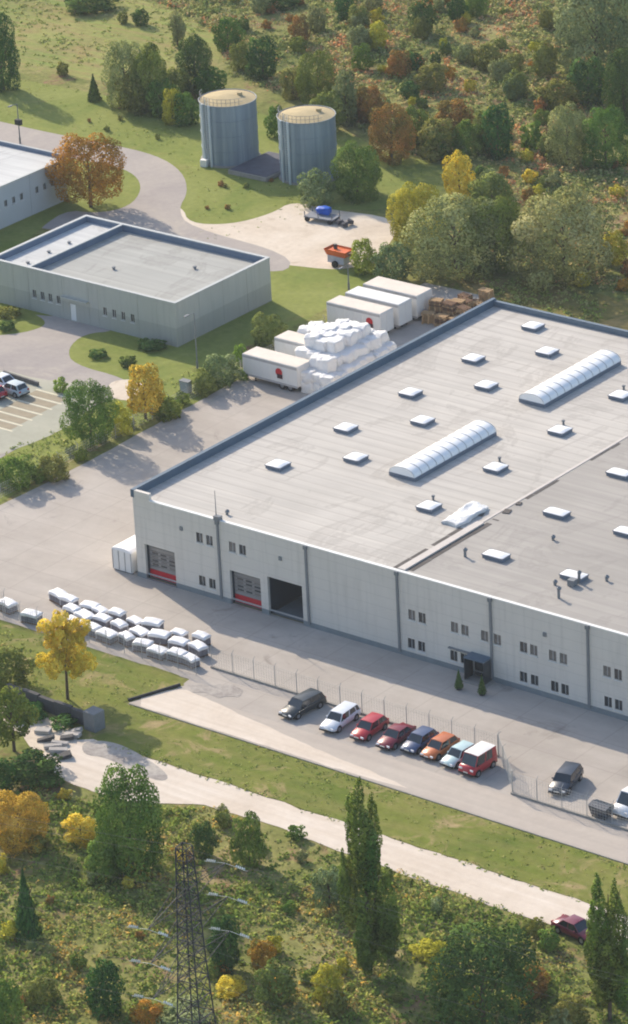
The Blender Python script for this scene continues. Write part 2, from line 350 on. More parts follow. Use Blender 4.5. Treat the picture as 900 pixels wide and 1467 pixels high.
joints = [0.0, 10.8, 21.65, 32.5, 43.25, 54.1, 64.95, XE]
door_holes = {0: [(1.15, 5.0, .1, 3.8)], 1: [(11.95, 15.75, .1, 3.65), (16.65, 20.9, .1, 4.15)], 3: [(41.0, 43.0, .1, 2.3)]}
def mkwin_mesh(wd, ht, d=.0):
    fr = MB(); t = .09; fr.box(-.015, .0, -ht/2, .015, .05, ht/2)
    fr.box(-wd/2-t, -.05, -ht/2-t, wd/2+t, .03, -ht/2); fr.box(-wd/2-t, -.05, ht/2, wd/2+t, .03, ht/2+t)
    fr.box(-wd/2-t, -.05, -ht/2, -wd/2, .03, ht/2); fr.box(wd/2, -.05, -ht/2, wd/2+t, .03, ht/2)
    a = bpy.data.meshes.new('window_frame'); a.from_pydata(fr.v, [], fr.f); a.materials.append(m_frame)
    p = MB(); p.box(-wd/2, .05, -ht/2, wd/2, .07, ht/2)
    b = bpy.data.meshes.new('pane'); b.from_pydata(p.v, [], p.f); b.materials.append(m_glass)
    si = MB(); si.box(-wd/2-.1, -.14, -ht/2-t-.06, wd/2+.1, .03, -ht/2-t-.002)
    c = bpy.data.meshes.new('sill'); c.from_pydata(si.v, [], si.f); c.materials.append(m_frame)
    return a, b, c
winA = mkwin_mesh(.8, 1.02); winB = mkwin_mesh(.55, .95); winC = mkwin_mesh(.5, .8)
def window(parent, loc, rz=0, meshes=winA, blind=False, label=None):
    o = part('window', meshes[0], None, parent, loc, rz)
    part('pane', meshes[1], m_blind if blind else m_glass, o); part('sill', meshes[2], None, o)
    return o
up1 = [8.38, 9.62, 12.49, 13.75]; up2 = [34.03, 35.25, 39.0, 40.2, 42.45, 43.9, 46.85, 48.0, 50.1, 51.3, 56.1, 57.3, 60.2, 61.4, 66.5, 67.7, 71, 72.2]
lo = [(8.38, 1.6), (9.65, 1.6), (33.85, 1.47), (35.05, 1.47), (38.8, 1.5), (40.0, 1.5), (46.75, 1.43), (48.0, 1.43), (50.25, 1.4), (51.4, 1.4), (56.15, 1.42), (57.3, 1.42), (60.2, 1.42), (61.4, 1.42), (66.5, 1.42), (67.7, 1.42)]
wins = [(x, 6.22) for x in up1]+[(x, 4.5) for x in up2]+lo
for k in range(len(joints)-1):
    a, b = joints[k], joints[k+1]
    hs = door_holes.get(k, [])
    wh = [(x-.4, x+.4, z-.51, z+.51) for x, z in wins if a < x < b]
    # sheet of cladding for the bay, its openings cut through
    top = HT
    wall_x('wall_panel', a+.02, b-.02, .55, top, 0, [(h[0], h[1], .55, h[3]) if 0 else h for h in [(h[0], h[1], .551, h[3]) for h in hs]]+wh, .3, m_wall, hall)
    pz = MB(); xs = [a]+[v for h in hs for v in (h[0], h[1])]+[b]
    for i in range(0, len(xs), 2): MB().box(xs[i], -.03, 0, xs[i+1], .25, .548).build('plinth', m_plinth, hall)
for i, (x, z) in enumerate(wins):
    window(hall, (x, .06, z), 0, winA, blind=(z > 4 and i % 5 != 0) and z < 6 or i in (2,))
for x in joints[1:-1]:
    mb = MB(); mb.box(x-.11, -.17, .35, x+.11, 0.0, HT+.02); mb.box(x-.2, -.24, HT-.35, x+.2, 0, HT+.05)
    mb.build('downpipe', m_pipe, hall)
# stub and aerial at the first joint
mb = MB(); mb.box(10.45, -.2, HT+.051, 11.15, .35, HT+.5); mb.build('eave_box', m_pipe, hall)
mb = MB(); mb.tube((10.6, .1, HT+.5), (10.6, .1, 11.7), .05, .03); mb.build('aerial', m_pipe, hall)
mb = MB(); mb.box(2.2, -.06, HT, XE, .30, HT+.10); mb.build('eave_trim', m_white, hall)
# other walls
mb = MB(); mb.box(0, .301, 0, .3, YE, HT); mb.build('side_wall', m_wall, hall)
mb = MB(); mb.box(XE-.3, .301, 0, XE, YE, HT); mb.build('side_wall', m_wall, hall)
mb = MB(); mb.box(.301, YE-.3, 0, XE-.301, YE, HT); mb.build('back_wall', m_wall, hall)
mb = MB(); mb.box(.3, .5, -.3, XE-.3, YE-.3, .04); mb.build('hall_floor', m_plinth, hall)
# parapet: left flank and back
mb = MB(); mb.box(-.12, -.08, HT, .30, YE+.1, HT+.82); mb.build('parapet', m_steelblue, hall)
mb = MB(); mb.box(-.16, -.075, HT-.0, 2.2, .3, HT+.78); mb.build('corner_upstand', m_wall, hall)
mb = MB(); mb.box(.31, YE-.3, HT, XE, YE+.1, HT+.62); mb.build('parapet', simple('blue_grey_cladding', srgb((96, 112, 126)), .45, .1), hall)
mb = MB(); mb.box(.30, .30, HT-.3, 32.6, YE-.3, HT+.012); mb.build('roof', m_roofA, hall)
mb = MB(); mb.box(32.6, .30, HT-.3, XE-.2, YE-.3, HT+.008); mb.build('roof', m_roofB, hall)
# fire-wall strip with bitumen edges along the joint
m_bit = simple('bitumen_strip', srgb((86, 82, 80)), .9, .25, .8)
m_strip = simple('pale_strip', srgb((196, 190, 184)), .85, .08)
mb = MB(); mb.box(32.3, .4, HT+.012, 33.1, 13, HT+.16); mb.build('roof_kerb', m_strip, hall)
mb = MB(); mb.box(32.55, 13, HT+.012, 32.85, YE-.5, HT+.05); mb.build('roof_kerb', m_strip, hall)
random.seed(11)
def bit(x0, x1, y0, y1):
    y = y0
    while y < y1:
        l = random.uniform(1.2, 4); e = min(y+l, y1)
        mb = MB(); mb.box(x0+random.uniform(-.06, .06), y, HT+.008, x1+random.uniform(-.08, .08), e, HT+.026); mb.build('bitumen_strip', m_bit, hall)
        y = e+random.choice([.05, .1, .9])
bit(31.65, 32.28, .5, 12); bit(33.12, 33.8, .8, 14.5); bit(32.9, 33.25, 20, 25.5); bit(32.9, 33.2, 31, 36); bit(32.9, 33.1, 40, 45)
for (x, y, s) in ((33.3, 16.5, .7), (33.2, 18.6, .5), (31.6, 14.6, .5)):
    mb = MB(); mb.cbox((x, y, HT+.05), (s, s*1.3, .1), .3); mb.build('bitumen_patch', m_bit, hall)
# rooflights
m_dome, _nt, _b = newmat('opal_dome', .25, .6); _b.inputs['Base Color'].default_value = (.9, .9, .89, 1)
m_curb = simple('rooflight_curb', srgb((104, 114, 128)), .5, .1)
def dome_meshes(wx, wy, h):
    c = MB(); c.box(-wx/2, -wy/2, 0, wx/2, wy/2, .32); c.box(-wx/2-.06, -wy/2-.06, .32, wx/2+.06, wy/2+.06, .4)
    a = bpy.data.meshes.new('curb'); a.from_pydata(c.v, [], c.f); a.materials.append(m_curb)
    n = 9; vs = []; fs = []
    for j in range(n):
        for i in range(n):
            u, v = -1+2*i/(n-1), -1+2*j/(n-1); vs.append((u*wx/2, v*wy/2, .4+h*(max(0, (1-abs(u)**3)*(1-abs(v)**3)))**.6))
    for j in range(n-1):
        for i in range(n-1): q = j*n+i; fs.append((q, q+1, q+n+1, q+n))
    d = bpy.data.meshes.new('dome'); d.from_pydata(vs, [], fs); d.materials.append(m_dome)
    d.polygons.foreach_set('use_smooth', [True]*len(fs))
    return a, d
dA = dome_meshes(1.8, 1.8, .16); dB = dome_meshes(2.3, 1.35, .14)
rl = 0
def rooflight(x, y, d, vent=None):
    # each rooflight is bolted to the hall's roof: a part of it, with its dome as a sub-part
    o = part('rooflight', d[0], None, hall, (x, y, HT+.008)); part('dome', d[1], None, o)
    if vent:
        mb = MB(); mb.tube((0, 0, 0), (0, 0, .4), .12, n=8); mb.tube((0, 0, .4), (0, 0, .52), .2, .16, n=8)
        v = mb.build('roof_vent', m_pipe, hall); v.location = (x+vent[0], y+vent[1], HT)
for y in (13.3, 24.3, 35.2, 46.2, 57.0): rooflight(7.7, y, dA)
for y in (18.8, 29.9, 40.9, 51.8): rooflight(13.2, y, dA)
for y in (13.1, 24.1, 35.1, 45.9, 56.9): rooflight(26.5, y, dA, (-.9, 1.9))
for x, y in ((38.6, 7.4), (37.8, 18.4), (37.6, 29.4), (37.6, 40.4), (47.3, 7.6), (46.0, 18.3), (46.0, 29.4), (46, 40.4), (55.5, 7.4), (55.5, 18.4), (55.5, 29.4)): rooflight(x, y, dB)
def barrel(x0, x1, y0, y1):
    mb = MB(); mb.box(x0, y0, HT, x1, y1, HT+.4)
    o = mb.build('ridge_rooflight', m_curb, hall)
    n = 10; cx = (x0+x1)/2; R_ = (x1-x0)/2-.06; k = 11
    for s in range(k):
        a, b = y0+(y1-y0)*s/k+.04, y0+(y1-y0)*(s+1)/k-.04
        vs = []; 
        for yy in (a, b):
            for i in range(n+1):
                t = math.pi*i/n; vs.append((cx+R_*math.cos(t), yy, HT+.4+.85*math.sin(t)**.9))
        fs = [(i, i+1, n+2+i, n+1+i) for i in range(n)]+[tuple(range(n, -1, -1)), tuple(range(n+1, 2*n+2))]
        me = MB(); me.add(vs, fs[:n], True); me.add(vs, fs[n:]); me.build('pane', m_dome, o)
    for s in range(k+1):
        mr = MB()
        yy = y0+(y1-y0)*s/k
        for i in range(n):
            t, t2 = math.pi*i/n, math.pi*(i+1)/n
            mr.tube((cx+(R_+.02)*math.cos(t), yy, HT+.41+.86*math.sin(t)**.9), (cx+(R_+.02)*math.cos(t2), yy, HT+.41+.86*math.sin(t2)**.9), .035, n=4, caps=False)
        mr.build('glazing_bar', m_frame, o)
barrel(18.3, 21.5, 17.5, 31.2); barrel(18.3, 21.5, 39.5, 53.4)
# small roof vents and pipes seen on the grey part
for (x, y, h) in ((36.0, 6.0, .7), (48.3, 7.0, 1.0), (48.6, 3.3, .9), (50.2, 8.7, .35), (46.7, 5.4, .3), (10.7, 1.6, .3), (40.8, 13.5, .3)):
    mb = MB(); mb.tube((0, 0, 0), (0, 0, h), .14, n=8); mb.tube((0, 0, h), (0.12, 0, h+.14), .22, .2, n=8)
    v = mb.build('roof_vent', m_pipe, hall); v.location = (x, y, HT)
mb = MB(); mb.cbox((48.1, 6.2, HT+.35), (.7, .7, .6)); mb.build('roof_fan', m_pipe, hall)
# vents on the facade
for x, z in ((6.12, 6.66), (18.45, 6.48), (49.3, 6.44)):
    mb = MB(); mb.box(x-.17, -.12, z-.2, x+.17, 0, z+.2); mb.build('wall_vent', m_pipe, hall)
# sectional doors
def sect_door(x0, x1, zt, nred):
    d = MB(); d.box(x0, .62, .1, x1, .68, zt); door = d.build('loading_door', m_doorp, hall)
    n = 7; h = (zt-.95)/n
    red = MB(); red.box(x0+.05, .52, .12, x1-.05, .62, .93); red.build('door_section', m_red, door, bevel=.02)['label'] = 'red bottom section of loading door'
    for i in range(n):
        s = MB(); z = .96+i*h; s.box(x0+.05, .55, z, x1-.05, .62, z+h-.05); s.build('door_section', m_doorp, door)
        if i in (1, 2, 4) or (i == 3):
            for j in range(3):
                xa = x0+.45+j*(x1-x0-.6)/3
                g = MB(); g.box(xa, .53, z+.08, xa+.75, .55, z+h-.14); g.build('door_window', m_glass if (i+j) % 3 else m_blind, door)
    j = MB(); j.box(x0, .3, .1, x0+.06, .7, zt); j.box(x1-.06, .3, .1, x1, .7, zt); j.build('door_jamb', m_dark, hall)
sect_door(1.15, 5.0, 3.8, 1); sect_door(11.95, 15.75, 3.65, 1)
mb = MB(); mb.box(1.0, -.05, .02, 5.15, -.01, .1); mb.build('door_sill', m_pipe, hall)
# dark roller box inside the open doorway; lining coloured dark to stand for indoor shade
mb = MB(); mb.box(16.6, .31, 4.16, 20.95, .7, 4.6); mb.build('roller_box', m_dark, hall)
mb = MB(); mb.box(16.3, .31, .05, 16.64, 8, 4.15); mb.box(20.92, .31, .05, 21.2, 8, 4.15); mb.box(16.3, 8, .05, 21.2, 8.2, 4.15); mb.build('doorway_shade_lining', m_dark, hall)
# entrance with canopy
mb = MB(); mb.box(40.9, -1.3, 2.35, 43.15, -.0, 2.5); mb.build('entrance_canopy', m_steelblue, hall)
for _x in (40.9, 43.07): MB().box(_x, -1.3, .05, _x+.08, -.0, 2.35).build('entrance_screen', m_glass, hall)
mb = MB(); mb.box(41.05, .2, .1, 42.95, .25, 2.3); mb.build('entrance_door', m_glass, hall)
mb = MB(); mb.box(40.4, -1.6, .02, 43.5, -.04, .14); mb.build('entrance_step', kerbm, hall)
mb = MB(); mb.box(38.3, -.25, 2.25, 41.2, 0, 2.37); mb.build('window_canopy', m_pipe, hall)

# white film-covered roof unit near the joint (lifted on timbers)
m_film, _nt, _b = newmat('crumpled_white_film', .45, .5)
_b.inputs['Base Color'].default_value = (.72, .74, .76, 1)
bump(_nt, _b, noise_tex(_nt, 2.2, 6, .7, coords(_nt), 1.0).outputs[0], .8, .25)
def lumpy_box(dx, dy, dz, seed, amp=.15, n=7):
    random.seed(seed); vs = []; bm = bmesh.new(); bmesh.ops.create_cube(bm, size=1)
    bmesh.ops.subdivide_edges(bm, edges=bm.edges[:], cuts=n, use_grid_fill=True)
    for v in bm.verts:
        p = v.co.copy(); q = Vector((p.x*dx, p.y*dy, (p.z+.5)*dz))
        # soften the upper corners
        k = max(0, abs(p.x)*2-.6)*max(0, abs(p.y)*2-.6); q.z -= dz*k*(p.z+.5)*1.2
        nv = noise.noise_vector(Vector((q.x*1.3+seed, q.y*1.3, q.z*1.3)))*amp*2
        if q.z < .02: nv.z = 0
        v.co = q+nv*(1 if p.z > -.49 else .4)
    me = bpy.data.meshes.new('m'); bm.to_mesh(me); bm.free(); 
    me.polygons.foreach_set('use_smooth', [True]*len(me.polygons)); return me
me = lumpy_box(2.0, 5.2, .34, 3, .13, 11); me.materials.append(m_film)
o = part('film_covered_stack', me, None, None, (*(30.53,13.54), HT+.02), .02)
tag(o, 'heap of crumpled white film lying on the hall roof beside the roof joint', 'plastic sheet')

# ------------------------------------------------------------------ left building (office)
m_lbw = wall_mat('weathered_concrete_wall', srgb((176, 178, 172)), srgb((124, 126, 122)), 50)
m_lbc = simple('pale_grey_parapet_cap', srgb((178, 182, 182)), .6, .06)
m_navy = simple('dark_blue_upstand', srgb((98, 114, 134)), .6, .1)
ob = thing('office_building', 'low grey flat-roofed office building with white-edged parapet and stepped roof', 'building')
OX0, OX1, OY0, OY1, OH = -64.0, -36.0, 49.2, 66.2, 5.35
ow = [-57.4, -56.15, -54.95, -53.7, -46.65, -45.25, -43.9, -42.5]
hs = [(x-.28, x+.28, 2.2-.48, 2.2+.48) for x in ow]
xs = [OX0, -59, -53.0, -49.0, -42.0-.0, OX1]
xs = [OX0, -60.5, -58.2, -53.0, -49.0, -47.6, -41.6, -38.8, OX1]
for a, b in zip(xs[:-1], xs[1:]):
    hh = [h for h in hs if a < h[0] < b]
    if a == -53.0: hh = [(-52.0, -51.1, .05, 2.1)]
    wall_x('wall_panel', a+.015, b-.015, 0, OH-.12, OY0+(.0), hh, .3, m_lbw, ob)
for x in ow: window(ob, (x, OY0+.06, 2.2), 0, winB)
mb = MB(); mb.box(-52.0, OY0+.08, .05, -51.1, OY0+.14, 2.1); mb.build('door', m_white, ob)
mb = MB(); mb.box(-53.0, OY0-.5, 2.75, -49, OY0-.0, 2.9); mb.build('door_canopy', m_lbw, ob)
ys = [49.2+.301, 53.4, 57.6, 61.9, 66.2]
for a, b in zip(ys[:-1], ys[1:]):
    mb = MB(); mb.box(OX1-.3, a+.015, 0, OX1, b-.015, OH-.12); mb.build('wall_panel', m_lbw, ob)
mb = MB(); mb.box(OX0, OY1-.3, 0, OX1-.31, OY1, OH-.12); mb.box(OX0, OY0+.31, 0, OX0+.3, OY1-.31, OH-.12); mb.build('back_wall', m_lbw, ob)
mb = MB(); W_ = .34
mb.box(OX0-.06, OY0-.06, OH-.118, OX1+.06, OY0+W_, OH); mb.box(OX0-.06, OY1-W_, OH-.118, OX1+.06, OY1+.06, OH)
mb.box(OX0-.06, OY0+W_, OH-.118, OX0+W_, OY1-W_, OH); mb.box(OX1-W_, OY0+W_, OH-.118, OX1+.06, OY1-W_, OH); mb.box(-58.3, OY0+W_, OH-.118, -57.95, OY1-W_, OH-.004)
mb.build('parapet_cap', m_lbc, ob)
mb = MB(); 
mb.box(OX0+.3, OY1-.38, OH-1, OX1-.3, OY1-.3, OH-.12); mb.box(-58.25, OY0+.3, OH-1, -58.0, OY1-.4, OH-.12); mb.box(OX0+.3, OY0+.3, OH-1, OX0+.38, OY1-.3, OH-.12); mb.box(OX1-.38, OY0+.3, OH-1, OX1-.3, OY1-.38, OH-.12)
mb.build('parapet_upstand', m_navy, ob)
mb = MB(); mb.box(-58.0, OY0+.3, OH-1.1, OX1-.38, OY1-.38, OH-.85); mb.build('roof', m_roofL, ob)
mb = MB(); mb.box(OX0+.38, OY0+.3, OH-1.1, -58.25, OY1-.38, OH-.75); mb.build('roof', m_roofW, ob)
for x, y in ((-60.3, 51.6), (-60.6, 55.6), (-60.6, 59.2), (-50.5, 55.5), (-42.5, 60.5)):
    mb = MB(); mb.tube((0, 0, 0), (0, 0, .25), .16, n=8); mb.tube((0, 0, .25), (0, 0, .35), .26, .2, n=8); v = mb.build('roof_vent', m_pipe, ob); v.location = (x, y, OH-.85)

# ------------------------------------------------------------------ far-left building
m_flw = simple('pale_blue_grey_wall', srgb((182, 188, 194)), .8, .05, .3)
fb = thing('long_workshop', 'long white-roofed workshop with small square windows at the left edge', 'building')
FX0, FX1, FY0, FY1, FH = -112.0, -79.8, 40.0, 80.4, 5.3
def wall_y(name, y0, y1, z0, z1, x, holes, depth, mat, parent):
    o = wall_x(name, y0, y1, z0, z1, 0, holes, depth, mat, parent)
    for v in o.data.vertices: v.co = (x+v.co.y*-1, v.co.x, v.co.z)
    o.data.update(); return o
fy = [69.15+1.43*i for i in range(-18, 8) if 69.15+1.43*i < 79.6]
seg = [FY0]+[FY0+6.73*i for i in range(1, 6)]+[FY1]
for a, b in zip(seg[:-1], seg[1:]):
    hh = [(y-.25, y+.25, 2.97-.4, 2.97+.4) for y in fy if a+.3 < y < b-.3]
    wall_y('wall_panel', a+.015, b-.015, 0, FH-.1, FX1, hh, .3, m_flw, fb)
    for h in hh: window(fb, (FX1-.06, (h[0]+h[1])/2, 2.97), math.pi/2, winC)
mb = MB(); mb.box(FX0, FY1-.3, 0, FX1-.31, FY1, FH-.1); mb.box(FX0, FY0, 0, FX1-.31, FY0+.3, FH-.1); mb.box(FX0, FY0+.31, 0, FX0+.3, FY1-.31, FH-.1); mb.build('back_wall', m_flw, fb)
mb = MB(); mb.box(FX0, FY0, FH-.098, FX1+.1, FY1+.05, FH+.03); mb.build('roof', m_roofW, fb)
mb = MB(); mb.box(FX1-.2, FY0, FH+.03, FX1+.12, FY1+.05, FH+.12); mb.box(FX0, FY1-.15, FH+.032, FX1-.2, FY1+.1, FH+.55); mb.build('parapet_cap', m_lbc, fb)
mb = MB(); mb.box(FX0, FY1-.24, FH+.031, FX1-.2, FY1-.152, FH+.5); mb.build('parapet_upstand', m_navy, fb)

# ------------------------------------------------------------------ silos / tanks
m_tank, _nt, _b = newmat('ribbed_blue_grey_steel', .5, .3)
_b.inputs['Metallic'].default_value = 0.15
_v = coords(_nt, (1, 1, .04)); _n = noise_tex(_nt, 1.1, 5, .6, _v); _r = ramp(_nt, _n.outputs[0], [(.35, srgb((112, 128, 142))), (.65, srgb((148, 162, 172)))])
_nt.links.new(_r.outputs[0], _b.inputs['Base Color'])
m_tanktop = simple('lichen_covered_tank_roof', srgb((178, 162, 126)), .9, .14, .7)
def tank(cx, cy, label, lad):
    t = thing('storage_tank', label, 'tank', (cx, cy, 0), 0)
    n = 72; R_ = 3.6; Ht = 8.0; vs = []
    for z in (0, Ht):
        for i in range(n):
            a = 2*math.pi*i/n; r = R_+(.018 if i % 2 else 0); vs.append((r*math.cos(a), r*math.sin(a), z))
    mb = MB(); mb.add(vs, [(i, (i+1) % n, n+(i+1) % n, n+i) for i in range(n)]); mb.build('shell', m_tank, t)
    for z in (2.0, 4.0, 6.0):
        mb = MB()
        for i in range(n):
            a, b = 2*math.pi*i/n, 2*math.pi*(i+1)/n
            mb.tube((3.64*math.cos(a), 3.64*math.sin(a), z), (3.64*math.cos(b), 3.64*math.sin(b), z), .03, n=4, caps=False)
        mb.build('hoop', m_tank, t)
    mb = MB(); k = 48; rings = [(3.58, 7.98), (2.6, 8.22), (1.5, 8.42), (.4, 8.52)]
    vs = [(r*math.cos(2*math.pi*i/k), r*math.sin(2*math.pi*i/k), z) for r, z in rings for i in range(k)]
    fs = [(j*k+i, j*k+(i+1) % k, (j+1)*k+(i+1) % k, (j+1)*k+i) for j in range(3) for i in range(k)]+[tuple(range(3*k, 4*k))]
    mb.add(vs, fs, True); mb.build('roof', m_tanktop, t)
    mb = MB(); mb.tube((0, 0, 0), (0, 0, .25), 3.85, n=40, smooth=False); mb.build('base_ring', kerbm, t)
    mb = MB()
    for i in range(n):
        a, b = 2*math.pi*i/n, 2*math.pi*(i+1)/n
        mb.tube((3.66*math.cos(a), 3.66*math.sin(a), 8.02), (3.66*math.cos(b), 3.66*math.sin(b), 8.02), .07, n=5, caps=False)
    mb.build('rim', simple('rim_steel', srgb((130, 140, 146)), .5), t)
    # ladder with cage rails
    l = MB(); ax = Vector((math.cos(lad), math.sin(lad), 0)); tx = Vector((-ax.y, ax.x, 0))
    for s in (-.28, .28): l.tube(ax*3.78+tx*s, ax*3.78+tx*s+Vector((0, 0, 9.0)), .05, n=5)
    for i in range(28): l.tube(ax*3.78-tx*.28+Vector((0, 0, .3+i*.3)), ax*3.78+tx*.28+Vector((0, 0, .3+i*.3)), .025, n=4)
    l.box(0, 0, 0, .001, .001, .001)
    l.build('ladder', simple('galvanised', srgb((178, 188, 192)), .4, .05), t)
    for da, rp in ((-.24, .13), (.10, .16)):
        a = lad+da; p = MB(); p.tube((3.85*math.cos(a), 3.85*math.sin(a), 0), (3.85*math.cos(a), 3.85*math.sin(a), 8.1), rp, n=8); p.build('riser_pipe', simple('pale_pipe', srgb((186, 196, 200)), .5, .05), t)
    r = MB()
    for i in range(16):
        a = lad+(-1.2+i*.16); r.tube((3.5*math.cos(a), 3.5*math.sin(a), 8.0), (3.5*math.cos(a), 3.5*math.sin(a), 8.95), .025, n=4)
        b = a+.16
        for z in (8.5, 8.95): r.tube((3.5*math.cos(a), 3.5*math.sin(a), z), (3.5*math.cos(b), 3.5*math.sin(b), z), .025, n=4)
    r.build('guard_rail', m_pipe, t)
    h = MB(); h.tube((1.2, 1.0, 8.4), (1.2, 1.0, 8.75), .35, n=12); h.build('hatch', m_tanktop, t)
    return t
tank(-71.95, 102.8, 'left one of two tall ribbed blue-grey tanks with buff roofs', math.radians(-95))
tank(-59.2, 102.7, 'right one of two tall ribbed blue-grey tanks with buff roofs', math.radians(-95))
pd = thing('tank_basin', 'low concrete basin with dark deck between the two tall tanks', 'basin', (-65.3, 102, 0))
mb = MB(); mb.box(-3.2, -4.0, 0, 3.0, 4.2, .55); mb.build('basin_wall', kerbm, pd)
mb = MB(); mb.box(-3.0, -3.8, .55, 2.8, 4.0, .62); mb.build('deck', simple('dark_deck', srgb((84, 86, 96)), .8, .2), pd)
mb = MB(); mb.cbox((0, 0, .45), (.9, .7, .9), .3); o = mb.build('valve_cabinet', m_white, bevel=.03); o.location = (*(-72.98,98.74), 0)
tag(o, 'small white cabinet at the foot of the left tank', 'cabinet')

# ------------------------------------------------------------------ yard: box trailers, bales, pallets
m_boxw = simple('white_box_panel', srgb((222, 221, 218)), .45, .04, .4)
m_boxt = simple('dusty_box_roof', srgb((212, 203, 192)), .7, .08, .8)
m_dkmetal = simple('dark_chassis', srgb((44, 46, 50)), .6, .2)
m_tyre = simple('black_rubber', srgb((28, 28, 30)), .8, .15)
m_rim = simple('grey_wheel_rim', srgb((150, 152, 156)), .35, .05, metal=.6)
def swap_body(label, cat, x, y, rz, L, wd, h, zb, logo=None, wheels=True, group=None, roofm=None):
    t = thing('box_trailer', label, cat, (x, y, 0), rz, group)
    b = MB(); b.box(-L/2, -wd/2, zb, L/2, wd/2, zb+h); b.build('box_body', m_boxw, t, bevel=.04)
    n = max(3, int(L/1.2))
    for i in range(n+1):
        xx = -L/2+.06+(L-.12)*i/n
        for yy in (-wd/2-.035, wd/2): MB().box(xx-.03, yy, zb+.1, xx+.03, yy+.035, zb+h-.08).build('side_rib', m_boxw, t)
    b = MB(); b.box(-L/2+.05, -wd/2+.05, zb+h, L/2-.05, wd/2-.05, zb+h+.03)
    b.build('roof', roofm or m_boxt, t)
    b = MB(); b.box(-L/2+.02, -wd/2-.045, zb+h-.35, L/2-.02, -wd/2-.036, zb+h-.05); b.box(-L/2, -wd/2-.045, zb-.12, L/2, -wd/2-.036, zb+.12); b.build('edge_rail', simple('edge_rail', srgb((176, 174, 174)), .5, .1), t)
    b = MB()
    for s in (-1, 1): b.box(L/2, s*.6-.58, zb+.08, L/2+.05, s*.6+.58, zb+h-.1)
    b.build('rear_doors', m_boxw, t, bevel=.01)
    if zb > .3:
        b = MB(); b.box(-L/2+.2, -.5, zb-.3, L/2-.2, -.35, zb-.02); b.box(-L/2+.2, .35, zb-.3, L/2-.2, .5, zb-.02); b.build('chassis', m_dkmetal, t)
    if wheels and zb > .5:
        for xx in (L/2-1.2, L/2-2.35):
            for s in (-1, 1):
                wv = MB(); wv.tube((0, -.16, 0), (0, .16, 0), .48, n=18); wo = wv.build('wheel', m_tyre, t); wo.location = (xx, s*(wd/2-.25), .48)
                wv = MB(); wv.tube((0, s*.161, 0), (0, s*.18, 0), .25, n=12); wv.build('rim', m_rim, wo)
        for s in (-1, 1):
            l = MB(); l.box(-L/2+1.4, s*.9-.07, 0, -L/2+1.55, s*.9+.07, zb); l.build('support_leg', m_dkmetal, t)
    elif zb > .3:
        for xx in (-L/2+.7, L/2-.7):
            for s in (-1, 1):
                l = MB(); l.box(xx-.07, s*(wd/2-.15)-.07, 0, xx+.07, s*(wd/2-.15)+.07, zb); l.build('support_leg', m_dkmetal, t)
    if logo is not None:
        # round red emblem with a dark lower part, printed on the side
        b = MB(); c = (logo, -wd/2-.05, zb+h*.5); n = 20; R_ = .48
        vs = [(c[0], c[1]-.002, c[2])]+[(c[0]+R_*math.cos(2*math.pi*i/n), c[1]-.002, c[2]+.1+R_*math.sin(2*math.pi*i/n)) for i in range(n)]
        b.add(vs, [(0, 1+(i+1) % n, 1+i) for i in range(n)]); b.build('red_emblem', simple('emblem_red', srgb((186, 36, 44)), .5), t)
        b = MB(); b.box(c[0]-.28, c[1]-.012, c[2]-.62, c[0]+.5, c[1]-.004, c[2]-.1); b.build('emblem_block', simple('emblem_dark', srgb((64, 34, 44)), .5), t)
    return t
swap_body('white box trailer with a red round emblem, standing nearest, left of the white bag heap', 'trailer', -19.6, 46.8, math.radians(-1), 7.8, 2.5, 2.35, .75, logo=1.3)
swap_body('white box body with a red round emblem directly behind the white bag heap', 'box trailer', -21.6, 64.3, 0, 7.6, 2.45, 2.5, .5, logo=2.3, wheels=False)
swap_body('middle one of three white box bodies parked side by side, with a bright roof', 'box trailer', -21.4, 67.5, 0, 7.6, 2.45, 2.6, .5, wheels=False, roofm=m_boxw)
swap_body('farthest of three white box bodies parked side by side, beside the timber pallets', 'box trailer', -21.3, 71.0, 0, 7.7, 2.9, 2.6, .5, wheels=False)
swap_body('white box body half hidden behind the left side of the white bag heap', 'box trailer', -20.9, 52.6, 0, 5.4, 2.5, 2.55, .5, wheels=False)
# big bags wrapped in white film, each a bag of its own
m_bag, _nt, _b = newmat('white_woven_bag', .6, .4); _b.inputs['Base Color'].default_value = (.9, .89, .88, 1)
bump(_nt, _b, noise_tex(_nt, 3.0, 6, .7, coords(_nt), 1.5).outputs[0], .9, .2)
bagmesh = []
for s in range(5):
    me = lumpy_box(1.5, 1.5, 1.4, 20+s, .10, 7); me.materials.append(m_bag); bagmesh.append(me)
random.seed(5)
nb = 0
BL = 'white film-wrapped bulk bag in the big heap between the box trailers'
for iy in range(9):
    y = 46.9+iy*1.3
    for ix in range(8):
        x = -21.6+ix*1.32+(.2 if iy % 2 else 0)
        if iy < 2 and x < -15.2: continue
        if 3 <= iy <= 5 and x < -18.3: continue
        if iy == 8 and x < -18: continue
        top = 2 if (iy == 0 or ix == 7 or (iy == 8 and ix < 5)) else 3
        if iy == 2 and ix < 3: top = 1
        if 3 <= iy <= 7 and 3 <= ix <= 5: top = 4
        for k in range(top):
            if k < top-2 and 1 < iy < 8 and 2 < ix < 7: continue  # buried and unseen
            o = part('bulk_bag', random.choice(bagmesh), None, None, (x+random.uniform(-.16, .16), y+random.uniform(-.16, .16), k*1.12+(.0 if k == 0 else random.uniform(-.1, .05))), random.uniform(-.3, .3))
            s = random.uniform(.95, 1.12); o.scale = (s, s, random.uniform(.9, 1.1)); nb += 1
            tag(o, BL, 'bulk bag', 'white bulk bags heaped between the trailers')
